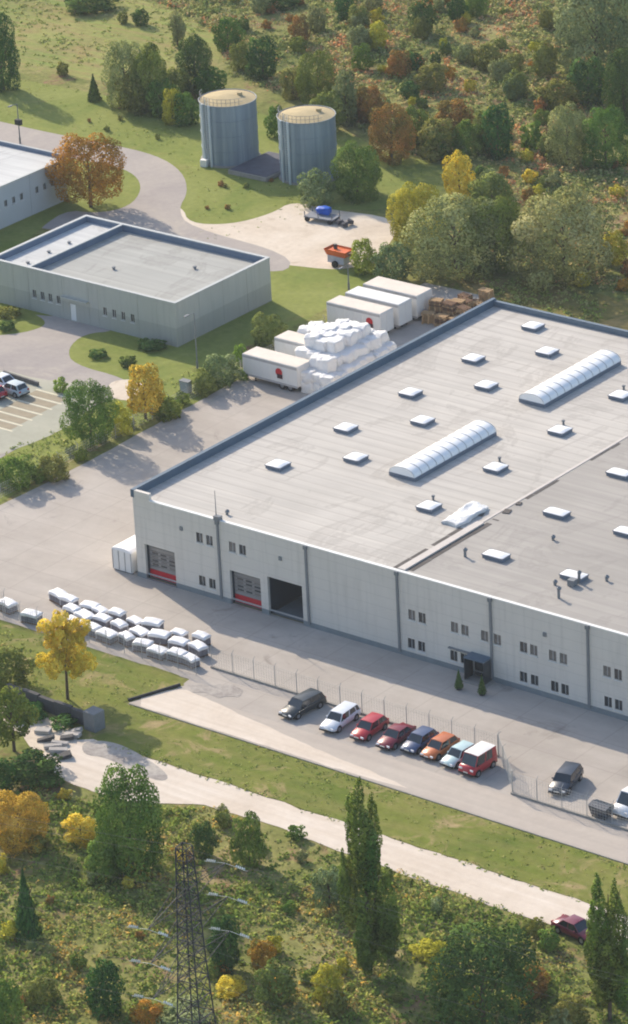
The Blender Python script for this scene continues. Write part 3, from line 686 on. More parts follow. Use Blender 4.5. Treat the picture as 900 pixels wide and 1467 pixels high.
# timber pallets stacked
m_wood = simple('fresh_pallet_wood', srgb((184, 154, 116)), .85, .2, 2)
m_woodd = simple('weathered_pallet_wood', srgb((122, 96, 76)), .9, .25, 2)
def pallet_mesh(name, mat):
    b = MB()
    for i in range(5): b.box(-.6, -.4+i*.175, .11, .6, -.4+i*.175+.1, .135)
    for y in (-.38, -.05, .28): b.box(-.6, y, .0, .6, y+.1, .02); [b.box(x, y, .02, x+.14, y+.1, .11) for x in (-.6, -.07, .46)]
    me = bpy.data.meshes.new(name); me.from_pydata(b.v, [], b.f); me.materials.append(mat); return me
pm = [pallet_mesh('pallet', m_wood), pallet_mesh('pallet', m_woodd)]
random.seed(8)
stk = 0
def pallet_stack(x, y, rz, n, s=1.25, label=None):
    t = thing('pallet_stack', label or 'stack of pale timber pallets in the untidy store behind the hall parapet', 'pallet stack', (x, y, 0), rz, None if label else 'timber pallet stacks beside the white box bodies')
    for i in range(n):
        part('pallet', pm[0 if random.random() < .6 else 1], None, t, (random.uniform(-.05, .05), random.uniform(-.05, .05), i*.145*s*1.05), random.uniform(-.06, .06), (s, s, s))
for iy in range(6):
    for ix in range(3):
        if random.random() < .12: continue
        pallet_stack(-16.2+ix*1.9+iy*.12-1.2*(iy > 3), 70.0+iy*1.35, random.uniform(-.5, .5), random.choice([4, 7, 10, 12, 13]), 1.25)
for k, (x, y, rz) in enumerate(((-13.2, 75.4, .9), (-12.4, 73.2, .3), (-14.6, 76.6, 1.4), (-16.9, 73.3, .2), (-11.8, 77.4, .2))):
    b = MB()
    for i in range(7): b.cbox((random.uniform(-.3, .3), -1+i*.33, .3+.1*random.random()), (2.6, .2, .08), random.uniform(-.2, .2))
    o = b.build('plank_heap', m_wood); o.location = (x, y, random.choice([.6, 1.2, 1.6])-.2 if k == 3 else 0); o.rotation_euler = (0, 0, rz)
    if k == 3: o.location.z = 0
    tag(o, 'loose timber planks thrown in a heap among the pallet stacks', 'planks', 'loose plank heaps by the pallets')

# white wrapped stacks in rows at the fence
m_goods = simple('bare_stack_side', srgb((118, 116, 122)), .8, .25, 2)
def wrapped_stack():
    t = thing('wrapped_pallet', '', 'wrapped pallet')
    random.seed(3)
    b = MB(); [b.box(-.95, y, 0, .95, y+.12, .12) for y in (-.6, -.06, .48)]; b.box(-.95, -.6, .121, .95, .6, .16); b.build('pallet', m_woodd, t)
    b = MB()
    for i in range(3):
        for j in range(2): b.cbox((-.62+i*.62, -.3+j*.6, .16+.36), (.56, .54, .7), random.uniform(-.05, .05))
    b.build('goods', m_goods, t)
    me = lumpy_box(2.0, 1.25, .3, 31, .07, 6); me.materials.append(m_film2); part('film_cover', me, None, t, (0, 0, .86))
    b = MB(); b.cbox((0, .62, .55), (1.9, .03, .7)); b.cbox((-.97, 0, .55), (.03, 1.2, .7)); b.build('film_skirt', m_film2, t)
    return t
m_film2, _nt, _b = newmat('white_stretch_film', .4, .5); _b.inputs['Base Color'].default_value = (.78, .79, .82, 1)
ws = wrapped_stack(); first = True
rows = [('back row', [(-2.7,-8.7),(-1.0,-9.1),(1.6,-9.0),(3.1,-9.2),(5.0,-8.9),(7.4,-9.0),(9.4,-8.8),(12.8,-8.9),(15.3,-8.6)]),
        ('middle row', [(.7,-10.6),(2.6,-10.9),(4.5,-10.5),(6.9,-10.8),(9.4,-10.7),(11.6,-10.4),(14.2,-10.6),(16.4,-10.4)]),
        ('front row', [(2.7,-12.8),(4.9,-12.5),(7.1,-12.8),(9.2,-12.4),(11.4,-12.6),(13.5,-12.9),(15.6,-12.5),(17.3,-12.6)])]
random.seed(21)
for rn, ps in rows:
    for k, (x, y) in enumerate(ps):
        o = ws if first else copy_tree(ws); first = False
        o.location = (x, y, .02); o.rotation_euler = (0, 0, random.uniform(-.3, .3)); s = random.uniform(.74, .98); o.scale = (s*1.05, s, random.uniform(.7, 1.0))
        o['label'] = 'low stack of goods under white film, in the %s of three' % {'back row': 'row farthest from the grass', 'middle row': 'middle row', 'front row': 'row nearest the grass'}[rn]
        o['group'] = 'white film-covered stacks, ' + rn; o['category'] = 'wrapped pallet'
o = copy_tree(ws); o.location = (-5.6, -13.0, .02); o.rotation_euler = (0, 0, -.1); o['label'] = 'white film-covered stack standing apart at the very left edge of the picture'; del o['group']
o = copy_tree(ws); o.location = (-1.9, -13.6, .02); o.rotation_euler = (0, 0, .2); o['label'] = 'single white film-covered stack standing apart, left of the yellow birch'; del o['group']
# white sheeted tank container at the hall corner
wt = thing('white_container', 'white rounded-top storage container standing at the left corner of the hall', 'container', (-1.9, 2.2, 0), 0)
mb = MB(); mb.box(-1.25, -2.3, .12, 1.25, 2.3, 2.3); mb.build('container_body', m_boxw, wt, bevel=.06)
mb = MB(); vs = [(1.29*math.cos(math.pi*i/8), y, 2.3+.35*math.sin(math.pi*i/8)) for y in (-2.34, 2.34) for i in range(9)]
mb.add(vs, [(i, i+1, 10+i, 9+i) for i in range(8)], True); mb.add(vs, [tuple(range(8, -1, -1)), tuple(range(9, 18))]); mb.build('arched_roof', m_film2, wt)
mb = MB(); [mb.box(x-.03, -2.345, .2, x+.03, -2.305, 2.25) for x in (-1.2, -.4, .4, 1.2)]; mb.build('door_bars', m_rim, wt)
mb = MB(); [mb.box(-1.25, y, 0, 1.25, y+.15, .12) for y in (-2.2, 0, 2.1)]; mb.build('skid', m_dkmetal, wt)

# ------------------------------------------------------------------ vehicles
m_carglass, _nt, _b = newmat('car_glass', .06, .8); _b.inputs['Base Color'].default_value = (.02, .028, .036, 1)
m_lampw, _nt, _b = newmat('headlight_glass', .1, .8); _b.inputs['Base Color'].default_value = (.7, .72, .75, 1)
m_lampr, _nt, _b = newmat('tail_light_red', .2, .7); _b.inputs['Base Color'].default_value = (.35, .01, .01, 1)
m_trim = simple('black_plastic_trim', srgb((32, 33, 36)), .6, .1)
m_whiteroof0 = simple('plate_white', srgb((214, 214, 208)), .5, .05)
def paint(name, c):
    m, nt, b = newmat(name, .32, .5); b.inputs['Base Color'].default_value = (*srgb(c), 1)
    b.inputs['Coat Weight'].default_value = .3; b.inputs['Coat Roughness'].default_value = .08
    v = coords(nt); n = noise_tex(nt, 3, 4, .6, v); r = ramp(nt, n.outputs[0], [(.3, tuple(x*.9 for x in srgb(c))), (.7, srgb(c))]); nt.links.new(r.outputs[0], b.inputs['Base Color'])
    return m
PROF = {  # stations: (x as share of length from the nose, belt height), then roof: front base, front top, rear top, rear base
 'hatch': dict(belt=[(0, .42), (.03, .60), (.12, .72), (.27, .86), (.5, .90), (.8, .93), (.95, .92), (1, .62)], cab=(.25, .40, .84, .965), h=1.46),
 'sedan': dict(belt=[(0, .42), (.03, .60), (.12, .72), (.28, .86), (.5, .89), (.8, .93), (.95, .90), (1, .60)], cab=(.27, .42, .69, .84), h=1.42),
 'wagon': dict(belt=[(0, .42), (.03, .62), (.12, .74), (.26, .88), (.5, .92), (.8, .95), (.97, .94), (1, .62)], cab=(.25, .38, .90, .985), h=1.50),
 'van': dict(belt=[(0, .5), (.03, .8), (.08, 1.0), (.18, 1.12), (.5, 1.14), (.8, 1.14), (.98, 1.14), (1, .8)], cab=(.13, .26, .97, .99), h=2.05),
 'microvan': dict(belt=[(0, .5), (.03, .82), (.07, .98), (.14, 1.06), (.5, 1.08), (.8, 1.08), (.98, 1.08), (1, .8)], cab=(.10, .24, .97, .99), h=2.0),
}
def car(label, cat, kind, mat, x, y, rz, L=4.3, wd=1.74, group=None, roofmat=None, hoodmat=None, name='parked_car', solid_sides=False):
    """nose towards local -Y"""
    P = PROF[kind]; t = thing(name, label, cat, (x, y, .02), rz, group); hw = wd/2
    # lower body: cross-sections lofted along the length
    vs = []; st = P['belt']; NS = 9
    for s, zb in st:
        yy = -L/2+s*L; e = 1-.13*(max(0, .1-s)/.1)-.08*(max(0, s-.92)/.08); w_ = hw*e
        zl = .28 if .03 < s < .98 else .34
        sec = [(-w_*.86, zl-.06), (-w_*.985, zl+.08), (-w_, (zl+zb)/2), (-w_*.985, zb-.08), (-w_*.9, zb), (0, zb+.035), (w_*.9, zb), (w_*.985, zb-.08), (w_, (zl+zb)/2), (w_*.985, zl+.08), (w_*.86, zl-.06)]
        vs += [(a, yy, b) for a, b in sec]
    m = 11; b = MB()
    fs = [(j*m+i, j*m+(i+1) % m, (j+1)*m+(i+1) % m, (j+1)*m+i) for j in range(len(st)-1) for i in range(m)]
    b.add(vs, fs, True); b.add(vs, [tuple(range(m-1, -1, -1)), tuple((len(st)-1)*m+i for i in range(m))])
    b.build('body', mat, t)
    # wheel arches and bumpers in black trim
    for yy in (-L*.31, L*.30):
        for s in (-1, 1): MB().tube((s*(hw-.16), yy, .33), (s*(hw+.008), yy, .33), .38, n=18).build('wheel_arch', m_trim, t)
    MB().box(-hw*.9, -L/2-.02, .26, hw*.9, -L/2+.1, .42).build('front_bumper', m_trim, t)
    MB().box(-hw*.9, L/2-.1, .28, hw*.9, L/2+.02, .44).build('rear_bumper', m_trim, t)
    for yy, sg in ((-L/2-.03, -1), (L/2+.03, 1)): MB().cbox((0, yy, .5), (.5, .015, .11)).build('number_plate', m_whiteroof0, t)
    # cabin
    f0, f1, r1, r0 = [-L/2+c*L for c in P['cab']]; zt = P['h']
    def belt(yv):
        s = (yv+L/2)/L
        for (s0, z0), (s1, z1) in zip(st[:-1], st[1:]):
            if s0 <= s <= s1: return z0+(z1-z0)*(s-s0)/(s1-s0)
        return st[-1][1]
    bw, tw = hw*.93, hw*(.78 if kind not in ('van', 'microvan') else .86)
    zf, zr = belt(f0)-.03, belt(r0)-.03
    lo_ = [(-bw, f0, zf), (bw, f0, zf), (bw, r0, zr), (-bw, r0, zr)]; hi_ = [(-tw, f1, zt-.06), (tw, f1, zt-.06), (tw, r1, zt-.05), (-tw, r1, zt-.05)]
    c = MB(); c.add(lo_+hi_, [(0, 1, 5, 4), (1, 2, 6, 5), (2, 3, 7, 6), (3, 0, 4, 7)]); c.build('pillars', mat, t)
    rf = MB(); n = 6; rv = []
    for j in range(n+1):
        yy = f1+(r1-f1)*j/n
        for i in range(n+1):
            u = -1+2*i/n; q = 1-abs(2*j/n-1)**3; rv.append((u*tw*1.01, yy, zt-.06+.07*(1-u*u)*(.4+.6*q)+.012))
    rf.add(rv, [(j*(n+1)+i, j*(n+1)+i+1, (j+1)*(n+1)+i+1, (j+1)*(n+1)+i) for j in range(n) for i in range(n)], True)
    rf.build('roof', roofmat or mat, t)
    def pane(name, q, inset, off, mt=m_carglass):
        q = [Vector(p) for p in q]; cc = sum(q, Vector())/4; nrm = (q[1]-q[0]).cross(q[3]-q[0]).normalized()
        q2 = [p.lerp(cc, inset)+nrm*off for p in q]; g = MB(); g.add(q2, [(0, 1, 2, 3)]); return g.build(name, mt, t)
    pane('windscreen', [lo_[0], lo_[1], hi_[1], hi_[0]], .09, .012); 
    if not solid_sides: pane('rear_window', [lo_[2], lo_[3], hi_[3], hi_[2]], .16, .012)
    def lerp(a, b, k): return tuple(a[i]+(b[i]-a[i])*k for i in range(3))
    cuts = [(0.0, .44), (.46, .80)] + ([(.82, .98)] if kind in ('wagon', 'van') else [])
    if kind in ('hatch', 'sedan'): cuts = [(0, .5), (.52, .96)]
    if solid_sides: cuts = [(0, .26)]
    for s in (0, 1):
        A, B, C_, D_ = (lo_[1], lo_[2], hi_[2], hi_[1]) if s else (lo_[3], lo_[0], hi_[0], hi_[3])
        for (k0, k1) in cuts:
            kk = (k0, k1) if s else (1-k1, 1-k0)
            q = [lerp(A, B, kk[0]), lerp(A, B, kk[1]), lerp(D_, C_, kk[1]), lerp(D_, C_, kk[0])]
            pane('side_window', q, .10, .012)
    for yy in (-L*.31, L*.30):
        for s in (-1, 1):
            wv = MB(); wv.tube((-.1, 0, 0), (.1, 0, 0), .32, n=20); wo = wv.build('wheel', m_tyre, t); wo.location = (s*(hw-.09), yy, .32)
            wv = MB(); wv.tube((s*.101, 0, 0), (s*.118, 0, 0), .2, n=12); wv.build('rim', m_rim, wo)
    zl = st[1][1]-.06
    for s in (-1, 1):
        g = MB(); g.cbox((s*hw*.66, -L/2+.08, zl), (.34, .12, .15), -s*.2); g.build('headlight', m_lampw, t, bevel=.02)
        g = MB(); g.cbox((s*hw*.74, L/2-.07, .76), (.26, .10, .2), s*.15); g.build('tail_light', m_lampr, t, bevel=.02)
        g = MB(); g.cbox((s*(hw+.07), f0+.42, belt(f0)+.06), (.16, .1, .12)); g.build('mirror', mat, t, bevel=.02)
    if hoodmat:
        g = MB(); g.add([(-hw*.84, -L/2+.14, st[1][1]+.05), (hw*.84, -L/2+.14, st[1][1]+.05), (hw*.88, f0-.02, belt(f0)+.03), (-hw*.88, f0-.02, belt(f0)+.03)], [(0, 1, 2, 3)]); g.build('bonnet', hoodmat, t)['label'] = 'pale bonnet'
    return t
p_black = paint('black_car_paint', (34, 46, 52)); p_white = paint('white_car_paint', (214, 220, 228)); p_red = paint('red_car_paint', (176, 30, 44))
p_maroon = paint('maroon_car_paint', (122, 24, 44)); p_blue = paint('blue_grey_car_paint', (70, 86, 120)); p_orange = paint('copper_orange_car_paint', (190, 104, 50))
p_silver = paint('silver_car_paint', (170, 184, 192)); p_pale = paint('pale_aqua_paint', (184, 210, 214)); p_dark = paint('dark_graphite_paint', (48, 58, 72)); p_plum = paint('plum_car_paint', (112, 26, 52))
R_ = math.radians
car('black estate car parked alone at the left end of the row along the fence', 'car', 'wagon', p_black, *(32.08,-14.35), R_(-6), 4.7, 1.8)
car('white estate car with dark windows, between the black estate and the bright red car', 'car', 'wagon', p_white, *(36.64,-14.58), R_(3), 4.5, 1.75)
car('bright red hatchback parked right of the white estate car', 'car', 'hatch', p_red, *(39.99,-14.56), R_(2), 4.1, 1.7)
car('maroon saloon car parked between the bright red and the blue-grey car', 'car', 'sedan', p_maroon, *(43.01,-14.57), R_(2), 4.3, 1.7)
car('blue-grey hatchback squeezed between the maroon and the copper orange car', 'car', 'hatch', p_blue, *(45.39,-14.18), R_(0), 3.9, 1.66)
car('copper orange hatchback parked between the blue-grey car and the pale aqua car', 'car', 'hatch', p_orange, *(47.64,-14.17), R_(-2), 4.0, 1.66)
car('pale aqua small car nestling against the red van with the white roof', 'car', 'hatch', p_pale, *(50.07,-14.52), R_(-4), 3.8, 1.62)
m_whiteroof = simple('white_painted_roof', srgb((226, 224, 222)), .5, .05)
car('short red van with a white roof at the right end of the parked row', 'van', 'microvan', p_red, *(52.37,-14.94), R_(-2), 3.5, 1.85, roofmat=m_whiteroof, name='parked_van')
car('black car standing at an angle on the paved yard inside the fence', 'car', 'wagon', p_dark, *(60.64,-13.18), R_(13), 4.4, 1.8)
car('white panel van cut by the right edge of the picture', 'van', 'van', p_white, *(68.22,-13.18), R_(-3), 5.2, 1.95, solid_sides=True, name='parked_van', roofmat=m_whiteroof)
car('plum-coloured car at the edge of the sandy path beside the poplar', 'car', 'sedan', p_plum, *(76.25,-34.08), R_(82), 4.3, 1.7)
car('white car with a blue-grey windscreen in the paved lot by the left edge', 'car', 'sedan', p_white, *(-45.42,30.04), R_(-95), 4.3, 1.7)
car('red car at the left edge of the paved lot, below the white car', 'car', 'hatch', p_red, *(-44.43,27.11), R_(-95), 4.1, 1.7)
car('silver grey car in the paved lot beside the white car', 'car', 'hatch', p_silver, *(-42.71,29.10), R_(-95), 3.6, 1.66)
# waste container near the white van
sk = thing('waste_skip', 'dark grey waste skip standing on the kerb between the black car and the white van', 'skip', (*(66.45,-16.15), .02), R_(-4))
mb = MB(); vs = [(-.75, -.5, .15), (.75, -.5, .15), (.75, .5, .15), (-.75, .5, .15), (-.95, -.65, 1.1), (.95, -.65, 1.1), (.95, .65, 1.1), (-.95, .65, 1.1)]
mb.add(vs, [(3, 2, 1, 0), (0, 1, 5, 4), (1, 2, 6, 5), (2, 3, 7, 6), (3, 0, 4, 7)]); mb.build('bin_body', p_dark, sk)
mb = MB(); mb.add([(-.97, -.67, 1.1), (.97, -.67, 1.1), (.97, 0, 1.3), (-.97, 0, 1.3), (.97, .67, 1.1), (-.97, .67, 1.1)], [(0, 1, 2, 3), (3, 2, 4, 5), (1, 4, 2), (0, 3, 5)]); mb.build('lid', p_dark, sk)
for x in (-.65, .65):
    for y in (-.4, .4):
        mb = MB(); mb.tube((x-.04, y, .09), (x+.04, y, .09), .09, n=10); mb.build('castor', m_tyre, sk)

# ------------------------------------------------------------------ things in the sandy yard
m_blue = simple('blue_sheet', srgb((26, 92, 196)), .5, .15, 1.5)
bt = thing('scrap_platform', 'low grey flat trailer with scrap at the sandy yard edge, under the shrub', 'trailer', (*(-47.60,90.51), 0), R_(8))
mb = MB(); mb.box(-2.0, -1.0, .5, 2.0, 1.0, .66); mb.build('platform', simple('grey_deck', srgb((122, 126, 134)), .7, .2), bt)
mb = MB(); [mb.box(x-.05, y-.04, .66, x+.05, y+.04, 1.3) for x in (-1.9, 0, 1.9) for y in (-.94, .94)]; mb.build('stakes', m_pipe, bt)
for x in (-1.6, 1.6):
    for s in (-1, 1):
        mb = MB(); mb.tube((x, s*.75, .32), (x, s*1.0, .32), .32, n=14); mb.build('wheel', m_tyre, bt)
me = lumpy_box(1.5, 1.1, .8, 44, .12, 6); me.materials.append(m_blue); o = part('sheeted_load', me, None, None, (*(-47.84,91.23), .66), .2); tag(o, 'bright blue sheeted bundle lying on the low grey trailer', 'tarpaulin')
mb = MB(); random.seed(4)
for i in range(9): mb.cbox((random.uniform(-.9, .9), random.uniform(-.6, .6), .25+random.random()*.3), (random.uniform(.4, 1.3), random.uniform(.2, .6), random.uniform(.2, .6)), random.random()*3, random.uniform(-.3, .3))
o = mb.build('scrap_heap', simple('dark_scrap', srgb((74, 76, 84)), .8, .3)); o.location = (*(-44.48,90.64), 0); tag(o, 'heap of dark metal scrap right of the blue bundle', 'scrap')
m_or = simple('orange_skip_paint', srgb((206, 96, 34)), .5, .12)
sp = thing('spreader_trailer', 'orange hopper body standing on a pale grey trailer frame in the sandy yard', 'trailer', (*(-36.31,79.41), 0), R_(0))
mb = MB(); vs = [(-1.35, -.7, 1.35), (1.35, -.7, 1.35), (1.35, .7, 1.35), (-1.35, .7, 1.35), (-1.6, -.95, 2.1), (1.6, -.95, 2.1), (1.6, .95, 2.1), (-1.6, .95, 2.1)]
mb.add(vs, [(3, 2, 1, 0), (0, 1, 5, 4), (1, 2, 6, 5), (2, 3, 7, 6), (3, 0, 4, 7)]); mb.add([(-1.45, -.85, 1.9), (1.45, -.85, 1.9), (1.45, .85, 1.9), (-1.45, .85, 1.9)], [(0, 1, 2, 3)]); mb.build('hopper', m_or, sp)
mb = MB(); mb.box(-1.2, -.75, .45, 1.2, .75, 1.34); mb.build('frame', simple('pale_lilac_frame', srgb((176, 176, 190)), .6, .15), sp)
mb = MB(); mb.box(1.6, -.5, 1.7, 2.1, .5, 2.0); mb.build('chute', m_woodd, sp)
mb = MB(); mb.tube((-.7, .2, 1.9), (-.7, .2, 2.45), .22, n=10); mb.build('motor', m_dkmetal, sp)
for s in (-1, 1):
    mb = MB(); mb.tube((0, s*.8, .42), (0, s*1.05, .42), .42, n=16); mb.build('wheel', m_tyre, sp)

# ------------------------------------------------------------------ lamps, poles, low walls, fences
m_pole = simple('grey_lamp_pole', srgb((120, 124, 128)), .5, .1)
def lamp(x, y, h, label, box=False, rz=0):
    t = thing('lamp_post', label, 'lamp post', (x, y, 0), rz)
    b = MB(); b.tube((0, 0, 0), (0, 0, h), .09, .055, n=10); b.tube((0, 0, 0), (0, 0, .9), .13, n=10); b.build('pole', m_pole, t)
    b = MB(); b.tube((0, 0, h), (0, -1.1, h+.12), .04, n=6); b.build('arm', m_pole, t)
    b = MB(); b.cbox((0, -1.3, h+.1), (.28, .75, .14)); b.build('lamp_head', m_pipe, t, bevel=.04)
    if box: b = MB(); b.cbox((0, 0, h*.55), (.9, .5, .7)); b.build('sign_box', m_dkmetal, t)
lamp(*(-99.46,93.35), 5.4, 'thin lamp post with a dark box halfway up beside the curving road', True)
lamp(*(-29.99,45.44), 6.6, 'thin grey lamp post on the lawn in front of the office corner')
lamp(*(-30.46,73.58), 3.0, 'short grey lamp post on the grass behind the white box bodies')
ct = thing('control_cabinet', 'small grey cabinet on the grass strip beside the orange-yellow tree', 'cabinet', (*(-26.61,39.44), 0))
mb = MB(); mb.box(-.6, -.35, .1, .6, .35, 1.35); mb.build('cabinet_body', simple('cabinet_grey', srgb((140, 152, 170)), .5, .1), ct, bevel=.03)
mb = MB(); mb.box(-.66, -.41, 1.35, .66, .41, 1.42); mb.build('lid', m_pipe, ct)
lw = thing('low_wall', 'low dark grey wall at the head of the parking bays', 'wall', (*(-44.65,32.42), 0), math.atan2(-6.5, 8.2)*0+R_(-5))
mb = MB(); [mb.box(-2.8+i*.95, -.12, 0, -2.8+i*.95+.9, .12, .5) for i in range(6)]; mb.build('wall_blocks', simple('dark_wall', srgb((96, 96, 98)), .8, .2), lw)
mb = MB(); mb.tube((17.1, -21.5, .1), (19.2, -16.5, .16), .16, n=6)
tag(mb.build('low_kerb', m_dkmetal), 'dark low edging at the left tip of the sandy shoulder', 'kerb')
# wire-mesh fences: posts as parts, mesh as fine wire
m_post = simple('fence_post_steel', srgb((168, 168, 166)), .5, .1)
m_wire = simple('fence_wire', srgb((176, 178, 176)), .5, .1)
def mesh_fence(label, a, b, step=2.6, h=2.1, z=.1, dense=8):
    a, b = Vector((*a, 0)), Vector((*b, 0)); d = (b-a); L = d.length; t = thing('wire_fence', label, 'fence', (a.x, a.y, z), math.atan2(d.y, d.x))
    n = max(1, round(L/step)); pmsh = None
    for i in range(n+1):
        if pmsh is None:
            p = MB(); p.tube((0, 0, 0), (0, 0, h), .035, n=6); p.tube((0, 0, h), (0, .28, h+.25), .025, n=5); o = p.build('post', m_post, t); pmsh = o.data
        else: o = part('post', pmsh, None, t)
        o.location = (L*i/n, 0, 0)
    wv = MB()
    for k in range(dense):
        zz = .1+(h-.15)*k/(dense-1); wv.tube((0, 0, zz), (L, 0, zz), .011, n=3, caps=False)
    k = int(L/.3)
    for i in range(k): wv.tube((L*i/k, 0, .08), (L*i/k, 0, h-.05), .011, n=3, caps=False)
    wv.build('mesh_wire', m_wire, t)
mesh_fence('tall wire fence on a kerb behind the parked cars', (19.3, -11.92), (52.4, -11.92))
mesh_fence('short wire fence return beside the red van', (52.4, -11.8), (57.6, -16.9))
mesh_fence('wire fence on a kerb in front of the black car and the skip', (57.6, -17.02), (100, -17.02))
mesh_fence('wire fence between the grass slope and the film-covered stacks', (-5.0, -14.3), (19.0, -13.9), 2.2, 1.9, .02)
mesh_fence('wire fence in front of the yard at the left edge, before the yellow birch', (-16, -13.8), (-5.1, -13.9), 1.3, 2.6, .02)
mesh_fence('wire fence along the hedge strip at the left side of the yard', (-24.6, 4), (-24.9, 62), 3, 1.6, .02, 6)

# retaining wall and rubble at the lower left
m_oldc = simple('old_dark_concrete', srgb((80, 80, 82)), .9, .25, .6, bmp=.4)
rw = thing('retaining_wall', 'old dark concrete retaining wall with a thicker end block, under the yellow birch', 'wall', (13, -27.2, 0), R_(-3))
for i in range(5):
    mb = MB(); mb.box(-6+i*2.1, -.22, 0, -6+i*2.1+2.05, .22, 1.35+.1*(i % 2)); mb.build('wall_block', m_oldc, rw, bevel=.04)
mb = MB(); mb.box(4.5, -.7, 0, 5.9, .7, 1.9); mb.build('end_block', simple('grey_end_block', srgb((126, 128, 130)), .9, .15, .8), rw, bevel=.06)
random.seed(14)
m_rub = simple('pale_broken_concrete', srgb((168, 164, 160)), .9, .15, 1.2)
for k, (x, y) in enumerate([(16.06,-31.80),(17.52,-32.49),(18.50,-32.84),(17.50,-30.54),(17.56,-29.85),(17.33,-29.00),(19.66,-33.38),(17.69,-31.73),(14.73,-30.68),(11.09,-29.69),(11.23,-29.26)]):
    mb = MB(); mb.cbox((0, 0, .22), (random.uniform(.5, .9), random.uniform(1.0, 1.9), .35), random.uniform(-.3, .3), random.uniform(-.2, .3))
    o = mb.build('concrete_slab', m_rub if k % 3 else m_oldc, bevel=.05); o.location = (x, y, 0); o.rotation_euler = (0, 0, R_(-50)+random.uniform(-.3, .3))
    tag(o, 'broken concrete slab lying across the sandy path below the retaining wall', 'slab', 'broken slabs on the path')

# ------------------------------------------------------------------ lattice pylon and its lines
m_lat = simple('galvanised_lattice_steel', srgb((58, 60, 64)), .7, .15)
m_ins, _nt, _b = newmat('pale_glass_insulator', .25, .5); _b.inputs['Base Color'].default_value = (.6, .64, .68, 1)
PY = thing('lattice_pylon', 'grey lattice steel power pylon rising among the bushes at the bottom left', 'pylon', (68.1, -72.4, 0), math.atan2(2.7, 14)-.05)
# local: x along the wires, y along the arms
def pw(z): return 1.45-(1.45-.75)*min(1, z/14.0) if z < 14 else .75-.3*(z-14)/9.6
mb = MB(); zs = [0, 2.6, 5.0, 7.2, 9.1, 10.8, 12.3, 13.6, 14.7, 15.8, 16.9, 18.0, 19.1, 20.2, 21.4, 22.5, 23.5]
legs = [(-1, -1), (1, -1), (1, 1), (-1, 1)]
for sx, sy in legs:
    l = MB()
    for a, b in zip(zs[:-1], zs[1:]): l.tube((sx*pw(a), sy*pw(a), a), (sx*pw(b), sy*pw(b), b), .06, n=5)
    l.build('leg', m_lat, PY)
for a, b in zip(zs[:-1], zs[1:]):
    for i in range(4):
        (ax, ay), (bx, by) = legs[i], legs[(i+1) % 4]
        mb.tube((ax*pw(a), ay*pw(a), a), (bx*pw(b), by*pw(b), b), .03, n=4); mb.tube((bx*pw(a), by*pw(a), a), (ax*pw(b), ay*pw(b), b), .03, n=4); mb.tube((ax*pw(b), ay*pw(b), b), (bx*pw(b), by*pw(b), b), .04, n=4)
mb.build('bracing', m_lat, PY)
for h in (13.4, 16.4, 19.3):
    for s in (-1, 1):
        a = MB(); tip = Vector((0, s*5.5, h)); wz = pw(h)
        for sx in (-1, 1):
            a.tube((sx*wz, s*wz, h), tip, .032, n=4); a.tube((sx*wz*.8, s*wz*.8, h+1.25), tip, .026, n=4)
            for k in range(1, 5):
                p = Vector((sx*wz, s*wz, h)).lerp(tip, k/5); q = Vector((sx*wz*.8, s*wz*.8, h+1.25)).lerp(tip, (k-.5)/5); a.tube(p, q, .018, n=4)
        for k in range(1, 5): a.tube(Vector((-wz, s*wz, h)).lerp(tip, k/5), Vector((wz, s*wz, h)).lerp(tip, k/5), .018, n=4)
        a.build('cross_arm', m_lat, PY)
        for d in (-1, 1):
            ins = MB()
            for k in range(5):
                c = .95+k*.17; ins.tube((d*c, s*5.5, h-.05-.02*k), (d*(c+.06), s*5.5, h-.05-.02*k), .13, .05, n=10)
            ins.tube((0, s*5.5, h), (d*1.9, s*5.5, h-.25), .015, n=4); ins.build('insulator', m_ins, PY)
# wires: one object for each strung cable
def cable(y, z, label, grp, x0=1.9, far=70, r=.008):
    for d in (-1, 1):
        c = MB(); pts = []
        for k in range(15):
            t = k/14; pts.append((d*(x0+t*far), y, z-.2-9*t*(1-t*.5)*.55))
        for p, q in zip(pts[:-1], pts[1:]): c.tube(p, q, r, n=4, caps=False)
        o = c.build('power_cable', m_wirec); o.matrix_world = Matrix.Translation((68.1, -72.4, 0)) @ Matrix.Rotation(PY.rotation_euler.z, 4, 'Z')
        tag(o, label, 'cable', grp)
m_wirec = simple('aluminium_cable', srgb((96, 98, 96)), .4, .05, metal=.3)
for h in (13.4, 16.4, 19.3):
    for s in (-1, 1): cable(s*5.5, h, 'thin aluminium power cable strung from an arm of the lattice pylon', 'power cables of the pylon')
cable(0, 23.6, 'thin earth wire running from the very top of the lattice pylon', 'earth wires of the pylon', .1)

